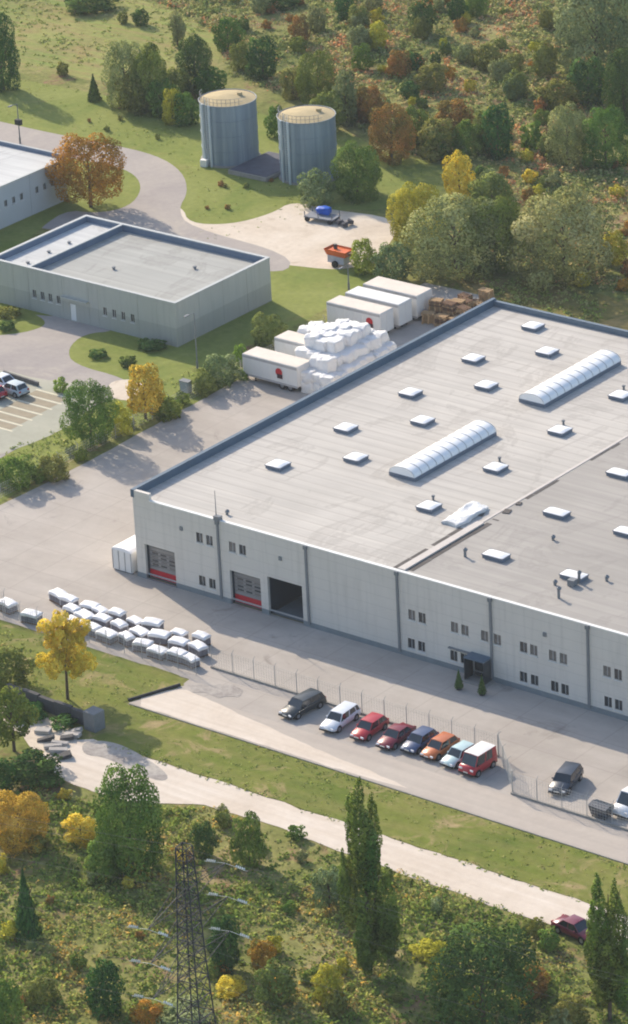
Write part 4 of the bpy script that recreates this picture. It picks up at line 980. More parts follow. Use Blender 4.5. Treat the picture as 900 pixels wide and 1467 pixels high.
# ------------------------------------------------------------------ vegetation
def leaf_quads(P, N, size, rng, aspect=1.0):
    """one small leaf-clump face per point; N: preferred normal"""
    n = len(P); rnd = rng.normal(size=(n, 3)); nn = N+rnd*.55; nn /= np.linalg.norm(nn, axis=1)[:, None]
    a = np.cross(nn, rng.normal(size=(n, 3))); a /= np.linalg.norm(a, axis=1)[:, None]; b = np.cross(nn, a)
    s = size*(.6+.8*rng.random((n, 1)))
    V = np.stack([P-a*s*.5, P+b*s*.42*aspect, P+a*s*.5, P-b*s*.42*aspect], 1).reshape(-1, 3)
    return V
def quads_mesh(name, V, tone=None, D=None):
    if D is not None:   # wind every face so that it looks outwards
        Q = V.reshape(-1, 4, 3).copy(); fn = np.cross(Q[:, 1]-Q[:, 0], Q[:, 3]-Q[:, 0]); bad = (fn*D).sum(1) < 0
        Q[bad] = Q[bad][:, ::-1]; V = Q.reshape(-1, 3)
    n = len(V)//4; me = bpy.data.meshes.new(name); me.vertices.add(4*n); me.vertices.foreach_set('co', V.astype(np.float32).ravel())
    me.loops.add(4*n); me.loops.foreach_set('vertex_index', np.arange(4*n, dtype=np.int32))
    me.polygons.add(n); me.polygons.foreach_set('loop_start', np.arange(0, 4*n, 4, dtype=np.int32))
    if tone is not None:
        at = me.attributes.new('tone', 'FLOAT', 'FACE'); at.data.foreach_set('value', tone.astype(np.float32))
    me.update(calc_edges=True)
    if D is not None:
        Q = V.reshape(-1, 4, 3); fn = np.cross(Q[:, 1]-Q[:, 0], Q[:, 3]-Q[:, 0]); fn /= np.linalg.norm(fn, axis=1)[:, None]+1e-9
        fn *= np.sign((fn*D).sum(1))[:, None]+1e-9; nn = D*.62+fn*.38; nn /= np.linalg.norm(nn, axis=1)[:, None]+1e-9
        me.polygons.foreach_set('use_smooth', [True]*n)
        me.normals_split_custom_set_from_vertices(np.repeat(nn, 4, 0).tolist())
    return me
def sphere_pts(n, rng):
    d = rng.normal(size=(n, 3)); return d/np.linalg.norm(d, axis=1)[:, None]
def lobes_crown(name, lobes, n, leaf, seed):
    """lobes: (x,y,z,rx,rz) inside the unit ball; leaves lie in the outer shell of each lobe"""
    rng = np.random.default_rng(seed); L = np.array(lobes); wgt = L[:, 3]**2; wgt /= wgt.sum()
    idx = rng.choice(len(L), n, p=wgt); d = sphere_pts(n, rng); rad = 1-.35*rng.random(n)**2
    C = L[idx, :3]; S = np.stack([L[idx, 3], L[idx, 3], L[idx, 4]], 1)
    P = C+d*S*rad[:, None]
    keep = np.ones(n, bool)
    for k, l in enumerate(L):   # drop leaves deep inside another lobe
        q = (P-l[:3])/np.array([l[3], l[3], l[4]]); keep &= ~(((q**2).sum(1) < .5) & (idx != k))
    P, d, idx = P[keep], d[keep], idx[keep]
    lt = rng.random(len(L)); tone = np.clip(.62*lt[idx]+.38*rng.random(len(P)), 0, 1)
    out = P/np.maximum(np.linalg.norm(P, axis=1), .2)[:, None]; dm = d*.42+out*.58
    return quads_mesh(name, leaf_quads(P, d, leaf, rng), tone, dm/np.linalg.norm(dm, axis=1)[:, None])
def round_lobes(k, seed, flat=1.0, base=.5):
    rng = np.random.default_rng(seed); out = [(0, 0, .1, .66, .7), (0, 0, -.4, .68, .55)]
    ph = rng.random(4)*6.28
    for i in range(k):
        z = -.8+1.6*(i+.5)/k; a = i*2.4+rng.normal()*.35; r = .24+.16*rng.random()
        R_ = math.sqrt(max(0, 1-z*z)) if z > 0 else 1-.32*z*z
        R_ *= 1+.10*math.sin(2*a+ph[0])+.08*math.sin(3*a+ph[1]+z*3)
        q = max(0, R_-r)*(.9+.16*rng.random()); zz = min(z*(.95+.1*rng.random()), 1-r)
        out.append((q*math.cos(a), q*math.sin(a), max(zz, -1+r*.8), r, r*(.85+.3*rng.random())))
    return out
CR = {'L': [lobes_crown('crown', round_lobes(30, s), 24000, .05, s) for s in (1, 2, 3)],
      'M': [lobes_crown('crown', round_lobes(15, s), 4500, .105, s) for s in (4, 5, 6, 7)],
      'S': [lobes_crown('crown', round_lobes(8, s), 900, .21, s) for s in (8, 9, 10, 11)]}
def sparse_crown(seed):
    rng = np.random.default_rng(seed); l = []
    for i in range(30):
        d = sphere_pts(1, rng)[0]; r = .16+.12*rng.random(); q = d*(1-r)*(.35+.65*rng.random()); l.append((*q, r, r*1.1))
    return lobes_crown('crown', l, 4200, .085, seed)
CR['T'] = [sparse_crown(s) for s in (21, 22, 23)]
def cone_crown(seed, n=3500, leaf=.12):
    rng = np.random.default_rng(seed); z = -1+2*rng.random(n)**1.25; tier = .82+.3*np.abs(np.sin(z*11))
    a = rng.random(n)*2*np.pi; r = (1-z)/2*tier*(.75+.3*np.sin(a*5+seed))**.3*(.72+.28*rng.random(n))
    P = np.stack([r*np.cos(a), r*np.sin(a), z], 1); d = np.stack([np.cos(a), np.sin(a), .5+0*a], 1); d /= np.linalg.norm(d, axis=1)[:, None]
    return quads_mesh('crown', leaf_quads(P, d, leaf, rng), rng.random(n), d)
CR['C'] = [cone_crown(s) for s in (31, 32)]
def poplar_crown(seed, n=9000, leaf=.15, k=11):
    """unit radius, half height 4: upright flame-shaped limbs"""
    rng = np.random.default_rng(seed); l = []
    for i in range(34):
        t = i/33; z = -3.7+7.2*t; env = (.9*math.sin(math.pi*min(1, .18+.75*t)**.9)+.12) if t < .97 else .15
        a = rng.random()*6.28; rr = env*.5*rng.random()**.5; r = env*(.34+.22*rng.random())
        l.append((rr*math.cos(a), rr*math.sin(a), z, max(r, .16), max(r, .16)*2.4))
    me = lobes_crown('crown', l, n, leaf, seed)
    co = np.empty(len(me.vertices)*3, np.float32); me.vertices.foreach_get('co', co); co = co.reshape(-1, 3); co[:, 2] /= 4; me.vertices.foreach_set('co', co.ravel()); me.update()
    return me
CR['P'] = [poplar_crown(s) for s in (41, 42)]
m_bark = simple('grey_brown_bark', srgb((92, 80, 66)), .95, .25, 3, bmp=.5)
m_bark2 = simple('pale_birch_bark', srgb((160, 154, 142)), .9, .25, 3)
def trunk_mesh(seed, k=6):
    """unit height trunk with limbs; scaled with the tree"""
    random.seed(seed); b = MB(); p = Vector((0, 0, 0)); r = .05
    pts = [Vector((0, 0, 0)), Vector((.015, .01, .3)), Vector((-.01, .02, .6)), Vector((.02, 0, .95))]
    rr = [.045, .034, .026, .008]
    for i in range(3): b.tube(pts[i], pts[i+1], rr[i], rr[i+1], n=8)
    for i in range(k):
        t = .32+.5*i/k; a = i*2.4+random.random(); s = pts[1].lerp(pts[3], (t-.3)/.65) if t > .3 else pts[0].lerp(pts[1], t/.3)
        e = s+Vector((math.cos(a)*.24, math.sin(a)*.24, .2+.12*random.random())); m = s.lerp(e, .5)+Vector((0, 0, -.03))
        b.tube(s, m, .016, .011, n=5); b.tube(m, e, .011, .004, n=5)
    me = bpy.data.meshes.new('trunk'); me.from_pydata(b.v, [], b.f); return me
TR = [trunk_mesh(s) for s in (1, 2, 3)]
F = {
 'green':  foliage('green_leaves', srgb((74, 96, 40)), srgb((104, 124, 54)), srgb((136, 148, 74))),
 'poplar': foliage('poplar_leaves', srgb((76, 100, 40)), srgb((102, 124, 52)), srgb((134, 148, 72)), .35),
 'dark':   foliage('dark_green_leaves', srgb((54, 78, 42)), srgb((74, 100, 50)), srgb((98, 122, 62)), .25),
 'olive':  foliage('olive_leaves', srgb((90, 100, 48)), srgb((118, 124, 62)), srgb((146, 146, 82))),
 'grey':   foliage('grey_green_leaves', srgb((94, 108, 66)), srgb((124, 134, 86)), srgb((156, 160, 114)), .3),
 'willow': foliage('willow_leaves', srgb((104, 118, 68)), srgb((140, 148, 92)), srgb((172, 174, 122)), .35),
 'yellow': foliage('yellow_leaves', srgb((176, 154, 50)), srgb((206, 184, 66)), srgb((222, 204, 98)), .4, .006),
 'gold':   foliage('golden_leaves', srgb((150, 132, 54)), srgb((188, 160, 64)), srgb((206, 178, 84)), .35, .008),
 'ygreen': foliage('yellow_green_leaves', srgb((134, 136, 44)), srgb((168, 162, 58)), srgb((190, 180, 74)), .4, .012),
 'orange': foliage('orange_autumn_leaves', srgb((120, 108, 44)), srgb((164, 126, 50)), srgb((190, 138, 56)), .35, .008),
 'rust':   foliage('rust_autumn_leaves', srgb((96, 92, 48)), srgb((142, 112, 60)), srgb((186, 118, 68)), .3, .012),
 'lime':   foliage('fresh_green_leaves', srgb((104, 126, 48)), srgb((130, 150, 60)), srgb((156, 170, 80)), .4),
}
rr_ = random.Random(99)
def tree(spec, kind, col, label, name='leafy_tree', cat='tree', group=None, trunk=True, bark=None, lean=0):
    x, y, r, hz, tr = spec; me = rr_.choice(CR[kind]); rz = rr_.uniform(0, 6.28)
    if not trunk:
        o = part(name, me, F[col], None, (x, y, tr+hz*(.92 if tr == 0 else 1)), rz, (r*1.06, r*1.06, hz*1.05)); return tag(o, label, cat, group)
    t = thing(name, label, cat, (x, y, 0), rz, group)
    part('crown', me, F[col], t, (0, 0, tr+hz*(.95 if tr == 0 else 1)), rr_.uniform(0, 6.28), (r*1.08, r*1.08, hz*1.06))
    h = tr+hz*1.5; part('trunk', rr_.choice(TR), bark or m_bark, t, (0, 0, 0), 0, (max(h*.75, r*1.0), max(h*.75, r*1.0), h))
    return t
def bush(spec, kind, col, label, name='bush', group=None): return tree(spec, kind, col, label, name, 'bush', group, trunk=False)

# --- top of the picture
tree((-116.79,109.21,2.45,5.38,0.00), 'L', 'dark', 'dark green tree cut by the left edge above the curving road')
tree((-102.78,111.83,1.07,1.83,0.00), 'C', 'dark', 'small dark conifer on the lawn edge left of the tall bushes', 'conifer')
tree((-97.54,112.26,2.69,4.49,0.00), 'L', 'willow', 'tall greyish-olive tree at the left end of the thicket behind the left tank')
tree((-93.34,112.67,2.40,4.00,0.00), 'L', 'green', 'mid-green tree between the greyish-olive tree and the yellow-edged bush')
tree((-87.27,109.56,1.55,2.45,0.00), 'M', 'ygreen', 'yellow-edged small tree standing at the front of the thicket, left of the left tank')
tree((-93.20,121.55,2.71,3.92,0.00), 'L', 'dark', 'big dark round tree directly behind the left tank')
tree((-101.11,138.00,2.02,2.34,0.00), 'M', 'green', 'bushy green tree above the gap left of the two tanks')
tree((-89.07,130.72,2.16,2.98,0.00), 'M', 'dark', 'dark tree with a long shadow in the field behind the two tanks')
tree((-119.37,140.88,1.28,1.18,0.00), 'M', 'dark', 'small dark tree high in the meadow, top left')
bush((-122.17,140.35,0.89,0.94,0.00), 'S', 'olive', 'small round bush left of the small dark tree high in the meadow')
tree((-108.39,135.86,1.45,2.90,0.00), 'T', 'grey', 'thin greyish tree high in the field, left of centre')
bush((-113.80,117.94,0.95,1.06,0.00), 'S', 'olive', 'small lone bush on the meadow right of the tree at the left edge')
tree((-75.25,125.13,2.57,3.77,0.00), 'L', 'green', 'large green tree immediately behind the right tank')
bush((-51.89,94.77,2.32,2.22,0.00), 'M', 'grey', 'pale grey-green bush in front of the right tank beside the sandy yard')
tree((-49.07,99.48,3.27,3.41,0.00), 'L', 'green', 'large green shrub right of the right tank, above the sandy yard', 'large_shrub')
tree((-53.46,112.26,2.64,3.80,0.00), 'L', 'rust', 'rust-topped tree behind the large shrub right of the tanks')
bush((-49.65,116.62,2.91,2.52,0.00), 'M', 'olive', 'olive bush with orange tint right of the rust-topped tree')
bush((-46.54,119.35,1.94,2.34,0.00), 'M', 'green', 'green bush between the orange-tinted bush and the dark upright tree')
tree((-42.62,120.29,2.03,3.56,0.00), 'M', 'dark', 'dark upright tree standing alone above the yellow saplings', 'leafy_tree')
bush((-40.88,125.03,1.51,1.99,0.00), 'S', 'green', 'small green bush left of the pair of round trees at the right')
tree((-34.30,123.50,2.89,3.67,0.00), 'L', 'willow', 'pale round tree, left one of the touching pair near the right edge')
tree((-28.95,124.15,2.88,3.94,0.00), 'L', 'green', 'darker round tree, right one of the touching pair near the right edge')
tree((-50.25,153.28,5.77,6.68,0.00), 'L', 'grey', 'very large grey-green willow in the top right corner', 'willow_tree')
tree((-44.87,143.25,2.38,3.17,0.00), 'M', 'dark', 'dark tree under the grey-green willow in the top right corner')
tree((-36.67,139.42,2.70,4.94,0.00), 'L', 'dark', 'dark tree at the right edge below the willow')
bush((-47.08,139.73,2.73,2.02,0.00), 'M', 'olive', 'olive bush just above the pale round tree at the right')
tree((-38.07,105.61,1.97,2.92,0.00), 'M', 'yellow', 'bright yellow-green sapling above the big rounded willow bush')
tree((-32.65,89.72,3.08,3.82,0.00), 'L', 'ygreen', 'yellow-leaved bushy tree right of the sandy yard', 'leafy_tree')
tree((-29.42,100.63,2.95,3.14,0.00), 'M', 'olive', 'pale olive bush behind the two big rounded willow bushes')
tree((-23.00,84.47,5.70,4.58,0.00), 'L', 'willow', 'left one of the two big rounded willow bushes beyond the hall', 'willow_bush')
tree((-19.73,87.69,3.43,4.43,0.00), 'L', 'green', 'narrow dark-green mass between the two big rounded willow bushes', 'willow_bush')
tree((-10.89,88.96,5.90,5.35,0.00), 'L', 'willow', 'right and larger one of the two big rounded willow bushes beyond the hall', 'willow_bush')
bush((-27.87,78.50,2.36,2.40,0.00), 'M', 'grey', 'pale grey-green bush below the yellow-leaved tree by the sandy yard')
bush((-32.31,78.81,1.64,2.19,0.00), 'M', 'lime', 'fresh green bush beside the orange hopper trailer')
bush((-33.77,114.65,1.13,0.93,0.00), 'S', 'yellow', 'tiny bright yellow bush above the right rounded willow bush')
bush((-8.94,96.55,1.64,2.01,0.00), 'M', 'ygreen', 'yellow-green bush at the right edge, right of the larger willow bush')
tree((-82.14,157.38,1.94,2.36,0.00), 'M', 'dark', 'dark tree at the top edge, right of centre')
tree((-95.39,157.33,1.67,1.78,0.00), 'M', 'dark', 'dark tree at the top edge, in the centre')
tree((-81.41,164.32,1.27,1.80,0.00), 'M', 'dark', 'small dark tree at the top edge, left of the willow')
bush((-130.52,143.10,4.01,1.26,0.00), 'M', 'dark', 'low dark bush at the top edge, left')
bush((-107.64,157.44,2.99,0.94,0.00), 'M', 'dark', 'low dark bush at the top edge, left of centre')
for spec, kk in (((-94.88,111.38,2.77,2.77,0.00), 'olive'), ((-90.72,111.69,2.30,2.50,0.00), 'green'), ((-93.73,118.54,1.86,2.12,0.00), 'olive'), ((-90.16,120.76,2.33,2.07,0.00), 'green'), ((-104.80,125.87,1.43,1.95,0.00), 'green'), ((-85.44,110.05,1.82,2.32,0.00), 'green'), ((-93.99,132.08,1.61,1.92,0.00), 'olive')):
    bush(spec, 'M', kk, 'leafy bush filling the dense thicket left of and behind the left tank', group='bushes of the thicket by the left tank')
for spec, kk in (((-67.46,117.30,2.25,2.75,0.00), 'olive'), ((-65.35,123.39,2.27,2.52,0.00), 'rust'), ((-54.77,118.33,2.23,2.72,0.00), 'green'), ((-53.55,125.62,2.70,2.19,0.00), 'rust'), ((-46.23,121.63,1.77,2.50,0.00), 'olive'), ((-54.66,141.00,1.84,1.84,0.00), 'olive'), ((-66.10,137.99,2.32,1.80,0.00), 'olive'), ((-73.62,140.31,1.88,1.88,0.00), 'rust'), ((-83.51,148.67,1.73,1.94,0.00), 'ygreen'), ((-64.80,148.79,1.88,1.88,0.00), 'olive'), ((-56.50,149.98,1.87,2.38,0.00), 'olive'), ((-94.67,145.88,1.45,1.97,0.00), 'rust'), ((-79.48,140.29,1.42,1.93,0.00), 'green')):
    bush(spec, 'M', kk, 'larger mixed autumn bush in the tangled belt right of and behind the tanks', group='larger bushes of the belt behind the tanks')
tree((-67.42,120.99,1.81,3.67,0.00), 'M', 'grey', 'greyish slender tree between the right tank and the rust-topped tree')
tree((-79.92,125.74,1.67,2.17,0.00), 'M', 'olive', 'olive tree between the tops of the two tanks')
bush((-72.25,112.44,1.35,2.14,0.00), 'M', 'green', 'green bush seen in the gap between the two tanks')

# --- hedge strip and office lawn
tree((-25.92,22.75,2.67,3.27,0.60), 'L', 'green', 'green tree on the hedge strip left of the orange-yellow tree')
tree((-25.56,31.34,2.26,2.69,0.80), 'M', 'gold', 'orange-yellow tree on the hedge strip right of the green tree')
tree((-75.45,79.67,4.23,3.89,1.40), 'L', 'orange', 'large orange autumn tree between the workshop and the curving road')
bush((-41.83,42.33,1.33,0.43,0.00), 'S', 'dark', 'clipped dark hedge block, left one of two on the office lawn', 'hedge')
bush((-37.04,41.94,1.01,0.69,0.00), 'S', 'dark', 'clipped dark hedge block, right one of two on the office lawn', 'hedge')
bush((-38.19,47.38,1.73,0.56,0.00), 'S', 'dark', 'low dark shrub at the foot of the office front wall')
bush((-59.12,46.43,1.62,0.61,0.00), 'S', 'olive', 'olive shrub against the office wall at the left edge')
bush((-56.44,43.22,1.20,0.51,0.00), 'S', 'dark', 'clipped dark bush on the grass at the left edge below the office')
bush((-27.61,55.16,2.04,1.95,0.00), 'M', 'olive', 'brownish-olive bush in the office shadow beside the box trailer')
bush((-24.87,43.39,2.07,1.80,0.00), 'M', 'grey', 'grey-green bush left of the nearest box trailer')
bush((-24.58,40.11,1.53,1.44,0.00), 'M', 'olive', 'olive bush below the lamp post by the yard')
bush((-25.35,26.76,1.49,1.80,0.00), 'M', 'ygreen', 'yellowish bush between the green tree and the orange-yellow tree')
bush((-23.87,33.06,1.88,1.05,0.00), 'M', 'green', 'dark green bush under the orange-yellow tree')
bush((-25.26,10.15,2.18,1.75,0.00), 'M', 'green', 'bushy green shrub at the left edge of the hedge strip')
bush((-23.14,13.52,1.82,1.38,0.00), 'M', 'olive', 'olive shrub in the hedge strip left of the green tree')
tree((-38.67,32.28,0.92,0.83,0.00), 'S', 'lime', 'small light green shrub at the head of the parking bays')
bush((-26.93,49.41,0.93,1.20,0.00), 'S', 'lime', 'small light bush on the grass in the office shadow')
for k, (x, y, s) in enumerate([(p[0], p[1], 1) for p in [(-26.39,8.81),(-25.78,13.03),(-25.69,19.60),(-25.06,23.96),(-25.25,28.77),(-25.26,32.86),(-24.43,36.58),(-24.44,40.77),(-24.25,44.18),(-23.75,19.05),(-23.85,12.52),(-23.18,45.54),(-24.14,34.46)]]):
    r = rr_.uniform(.6, 1.1); bush((x-.3, y, r, r*rr_.uniform(.7, 1.0), 0), 'S', rr_.choice(['green', 'grey']), 'low hedge shrub growing along the wire fence at the left side of the yard', group='low hedge shrubs along the yard fence')

# --- bottom of the picture
t_ = thing('birch_tree', 'yellow birch with a thin trunk on the grass slope beside the film-covered stacks', 'tree', (*(12.10,-24.31), 0), .6)
part('crown', CR['T'][0], F['yellow'], t_, (-0.4, 0, 7.6), 0, (2.3, 2.3, 1.9)); part('crown', CR['T'][1], F['yellow'], t_, (1.3, 0.6, 6.6), 1.3, (1.9, 1.9, 1.5)); part('crown', CR['T'][2], F['yellow'], t_, (-0.9, -0.7, 4.3), 2.3, (2.1, 2.1, 1.8)); part('crown', CR['T'][0], F['yellow'], t_, (1.1, 0.7, 3.7), 3.3, (2.1, 2.1, 1.9)); part('crown', CR['T'][1], F['yellow'], t_, (-0.1, 0, 5.6), 0.3, (1.9, 1.9, 1.9)); part('trunk', TR[0], m_bark, t_, (0, 0, 0), 0, (3.6, 3.6, 8.4))
tree((14.93,-34.85,1.96,2.54,1.20), 'M', 'green', 'green tree with a bare trunk at the left edge below the retaining wall')
bush((20.50,-38.32,2.62,1.43,0.00), 'M', 'dark', 'dark green hedge bush below the side path at the lower left')
bush((19.42,-41.72,1.55,1.75,0.00), 'M', 'dark', 'dark bush at the left edge beside the hedge bush')
bush((5.56,-25.05,1.96,1.96,0.00), 'M', 'olive', 'straggling olive bush at the left edge of the grass slope')
bush((11.03,-29.06,1.94,0.65,0.00), 'M', 'dark', 'dark bush in front of the retaining wall')
bush((15.35,-28.64,1.41,0.47,0.00), 'S', 'dark', 'low dark bush at the foot of the retaining wall')
tree((27.22,-47.73,2.79,2.47,0.00), 'L', 'gold', 'orange-yellow round tree at the left edge, lower left')
tree((31.40,-44.39,1.64,1.23,0.00), 'M', 'yellow', 'small bright yellow tree between the orange tree and the big green tree')
tree((38.42,-45.92,3.21,4.83,0.00), 'L', 'green', 'big green tree overlapping the sandy path at the lower left')
bush((37.33,-48.24,1.79,1.86,0.00), 'M', 'green', 'green bush leaning on the left foot of the big green tree')
bush((41.99,-40.50,1.14,1.59,0.00), 'M', 'dark', 'dark bush between the big green tree and the bushy sapling')
tree((46.19,-39.51,1.43,2.53,0.00), 'M', 'green', 'bushy green sapling just below the sandy path')
tree((38.53,-59.37,1.22,3.19,0.00), 'C', 'dark', 'dark leaning conifer at the lower left', 'conifer')
bush((51.99,-64.96,1.74,2.40,0.00), 'M', 'dark', 'dark bush at the bottom left of the pylon')
tree((55.75,-54.40,1.37,2.51,0.00), 'M', 'dark', 'dark round tree right of the pylon')
tree((56.64,-41.90,1.81,2.40,0.00), 'T', 'grey', 'thin grey-green sapling left of the tall poplar')
t_ = thing('poplar_tree', 'tallest columnar poplar with several upright limbs, in front of the sandy path', 'tree', (*(65.89,-48.43), 0), 0)
def spikes(t, L, col, base_y, s=16.0):
    # each upright limb: sideways offset, top, bottom and width in sixteenths of a metre
    for i, (dx, top, bot, w) in enumerate(L):
        zc = (top+bot)/2/s; dxm = dx/17.3; dep = ((i*.37) % 1-.5)*1.6
        part('crown', rr_.choice(CR['P']), F[col], t, (.77*dxm-.64*dep, .64*dxm+.77*dep, zc), rr_.random()*6, (w/2/16.5, w/2/16.5, (top-bot)/2/s))
spikes(t_, [(-4, 299, 150, 40), (14, 270, 150, 26), (-16, 266, 165, 24), (4, 250, 130, 40), (-30, 190, 95, 20), (-22, 175, 70, 30), (28, 158, 34, 36), (0, 190, 22, 44), (16, 130, 14, 34), (-8, 110, 18, 30), (38, 120, 50, 22), (-3, 60, 6, 22)], 'poplar', 1396)
part('trunk', TR[1], m_bark, t_, (0, 0, 0), 0, (5, 5, 15))
t_ = thing('poplar_tree', 'columnar poplar near the right edge beside the plum-coloured car', 'tree', (*(86.05,-43.59), 0), 0)
spikes(t_, [(-14, 222, 100, 34), (10, 208, 90, 30), (-20, 170, 60, 26), (0, 180, 40, 40), (14, 130, 20, 32), (-8, 100, 10, 34), (24, 160, 70, 18)], 'poplar', 1462)
part('trunk', TR[2], m_bark, t_, (0, 0, 0), 0, (4, 4, 12))
tree((78.15,-49.73,4.42,4.23,0.00), 'L', 'dark', 'very large dark green tree at the bottom edge right of the poplar')
bush((68.54,-43.44,1.71,0.60,0.00), 'M', 'ygreen', 'yellow-green bush left of the large dark tree at the bottom')
tree((57.99,-52.50,1.25,1.29,0.00), 'M', 'orange', 'small orange-brown tree right of the dark round tree by the pylon')
bush((65.90,-53.84,1.40,1.77,0.00), 'M', 'ygreen', 'yellowish bush left of the poplar foot at the bottom')
bush((62.34,-56.07,1.68,1.87,0.00), 'M', 'olive', 'olive bush at the bottom between the pylon and the poplar')
bush((78.57,-43.83,1.68,1.29,0.00), 'M', 'rust', 'rusty bush right of the large dark tree at the bottom')
bush((83.85,-46.06,1.66,1.27,0.00), 'M', 'olive', 'olive bush at the bottom left of the right-hand poplar')
bush((55.62,-64.22,1.40,0.91,0.00), 'M', 'orange', 'orange bush at the bottom edge left of the pylon')
bush((58.37,-57.06,1.41,0.64,0.00), 'M', 'yellow', 'pale yellow bush right of the pylon foot')
bush((58.42,-62.81,2.51,0.88,0.00), 'M', 'grey', 'grey-green bush hiding the lower part of the pylon')
bush((46.74,-33.74,0.90,0.66,0.00), 'S', 'green', 'small green bush on the grass below the sandy path, left of the poplar')
bush((57.71,-40.54,0.88,1.03,0.00), 'S', 'dark', 'small dark bush at the left side of the poplar')
bush((46.55,-66.53,1.42,1.22,0.00), 'M', 'olive', 'olive bush near the bottom left corner')
bush((46.55,-70.61,1.40,2.13,0.00), 'M', 'green', 'green bush in the bottom left corner')
bush((85.36,-40.97,1.12,1.30,0.00), 'M', 'grey', 'pale grey-green bush at the bottom right corner')
for k, (x, y) in enumerate(((41.56,-3.02), (44.03,-2.80))):
    t = tree((x, y, .42, .85, .35), 'C', 'dark', ['left', 'right'][k]+' one of two small clipped evergreens in tubs beside the hall entrance', 'potted_evergreen', 'potted tree')
    mb = MB(); mb.tube((0, 0, .02), (0, 0, .42), .26, .34, n=12); mb.build('tub', m_dkmetal, t)

# --- scattered bushes of the fields: each one a thing
def inpoly(x, y, P):
    c = False; n = len(P)
    for i in range(n):
        (x0, y0), (x1, y1) = P[i], P[(i+1) % n]
        if (y0 > y) != (y1 > y) and x < (x1-x0)*(y-y0)/(y1-y0)+x0: c = not c
    return c
top_poly = [(-138.69,155.47),(-122.00,149.84),(-109.90,144.54),(-102.03,138.00),(-93.30,128.82),(-71.86,124.22),(-56.21,115.65),(-46.57,116.00),(-39.65,110.97),(-32.50,104.02),(-25.29,99.75),(-14.34,87.20),(3.21,89.92),(-66.67,195.35)]
mead_poly = [(-155.15,146.35),(-138.69,155.47),(-122.00,149.84),(-109.90,144.54),(-104.76,129.31),(-113.86,122.36),(-125.53,113.96)]
bot_poly = [(18.05,-43.00),(21.90,-38.94),(28.78,-38.36),(36.98,-33.80),(45.15,-34.23),(51.35,-34.33),(60.25,-34.29),(69.17,-34.62),(77.88,-35.04),(84.00,-35.00),(94.19,-50.22),(51.04,-79.07)]
def scatter(poly, n, kinds, label, group, r0, r1, seed):
    R = random.Random(seed); xs = [p[0] for p in poly]; ys = [p[1] for p in poly]; k = 0; i = 0
    while k < n and i < n*60:
        i += 1; x, y = R.uniform(min(xs), max(xs)), R.uniform(min(ys), max(ys))
        if not inpoly(x, y, poly): continue
        r = R.uniform(r0, r1)**1; bush((x, y, r, r*R.uniform(.7, 1.25), 0), 'S' if r < 1.2 else 'M', R.choice(kinds), label, group=group); k += 1
scatter(top_poly, 70, ['olive', 'green', 'olive', 'grey', 'grey'], 'small olive-green bush among the scrub of the field behind the tanks', 'olive-green bushes scattered over the far field', .6, 1.7, 1)
scatter(top_poly, 44, ['rust', 'orange', 'rust'], 'small rusty autumn bush among the scrub of the field behind the tanks', 'rusty bushes scattered over the far field', .5, 1.1, 2)
scatter(top_poly, 14, ['dark'], 'small dark green bush among the scrub of the field behind the tanks', 'dark bushes scattered over the far field', .7, 1.6, 3)
scatter(top_poly, 30, ['ygreen'], 'small yellow-green bush among the scrub of the field behind the tanks', 'yellow-green bushes scattered over the far field', .5, 1.2, 4)
scatter(bot_poly, 34, ['olive', 'green', 'grey'], 'small olive-green bush in the rough ground below the sandy path', 'olive-green bushes in the rough ground below the path', .45, 1.1, 5)
scatter(bot_poly, 22, ['ygreen', 'ygreen', 'yellow'], 'small yellowish bush in the rough ground below the sandy path', 'yellowish bushes in the rough ground below the path', .4, .9, 6)
scatter(bot_poly, 10, ['rust', 'orange'], 'small rust-coloured bush in the rough ground below the sandy path', 'rust-coloured bushes in the rough ground below the path', .4, .8, 7)
lawn_poly = [(-100.60,104.36),(-78.58,99.50),(-71.55,95.90),(-61.64,83.93),(-54.67,90.94),(-55.55,94.81),(-64.27,100.16),(-86.08,112.74),(-97.93,112.54)]
scatter(lawn_poly, 14, ['olive', 'rust'], 'tiny shrub on the mown lawn around the two tanks', 'tiny shrubs on the tank lawn', .28, .5, 8)

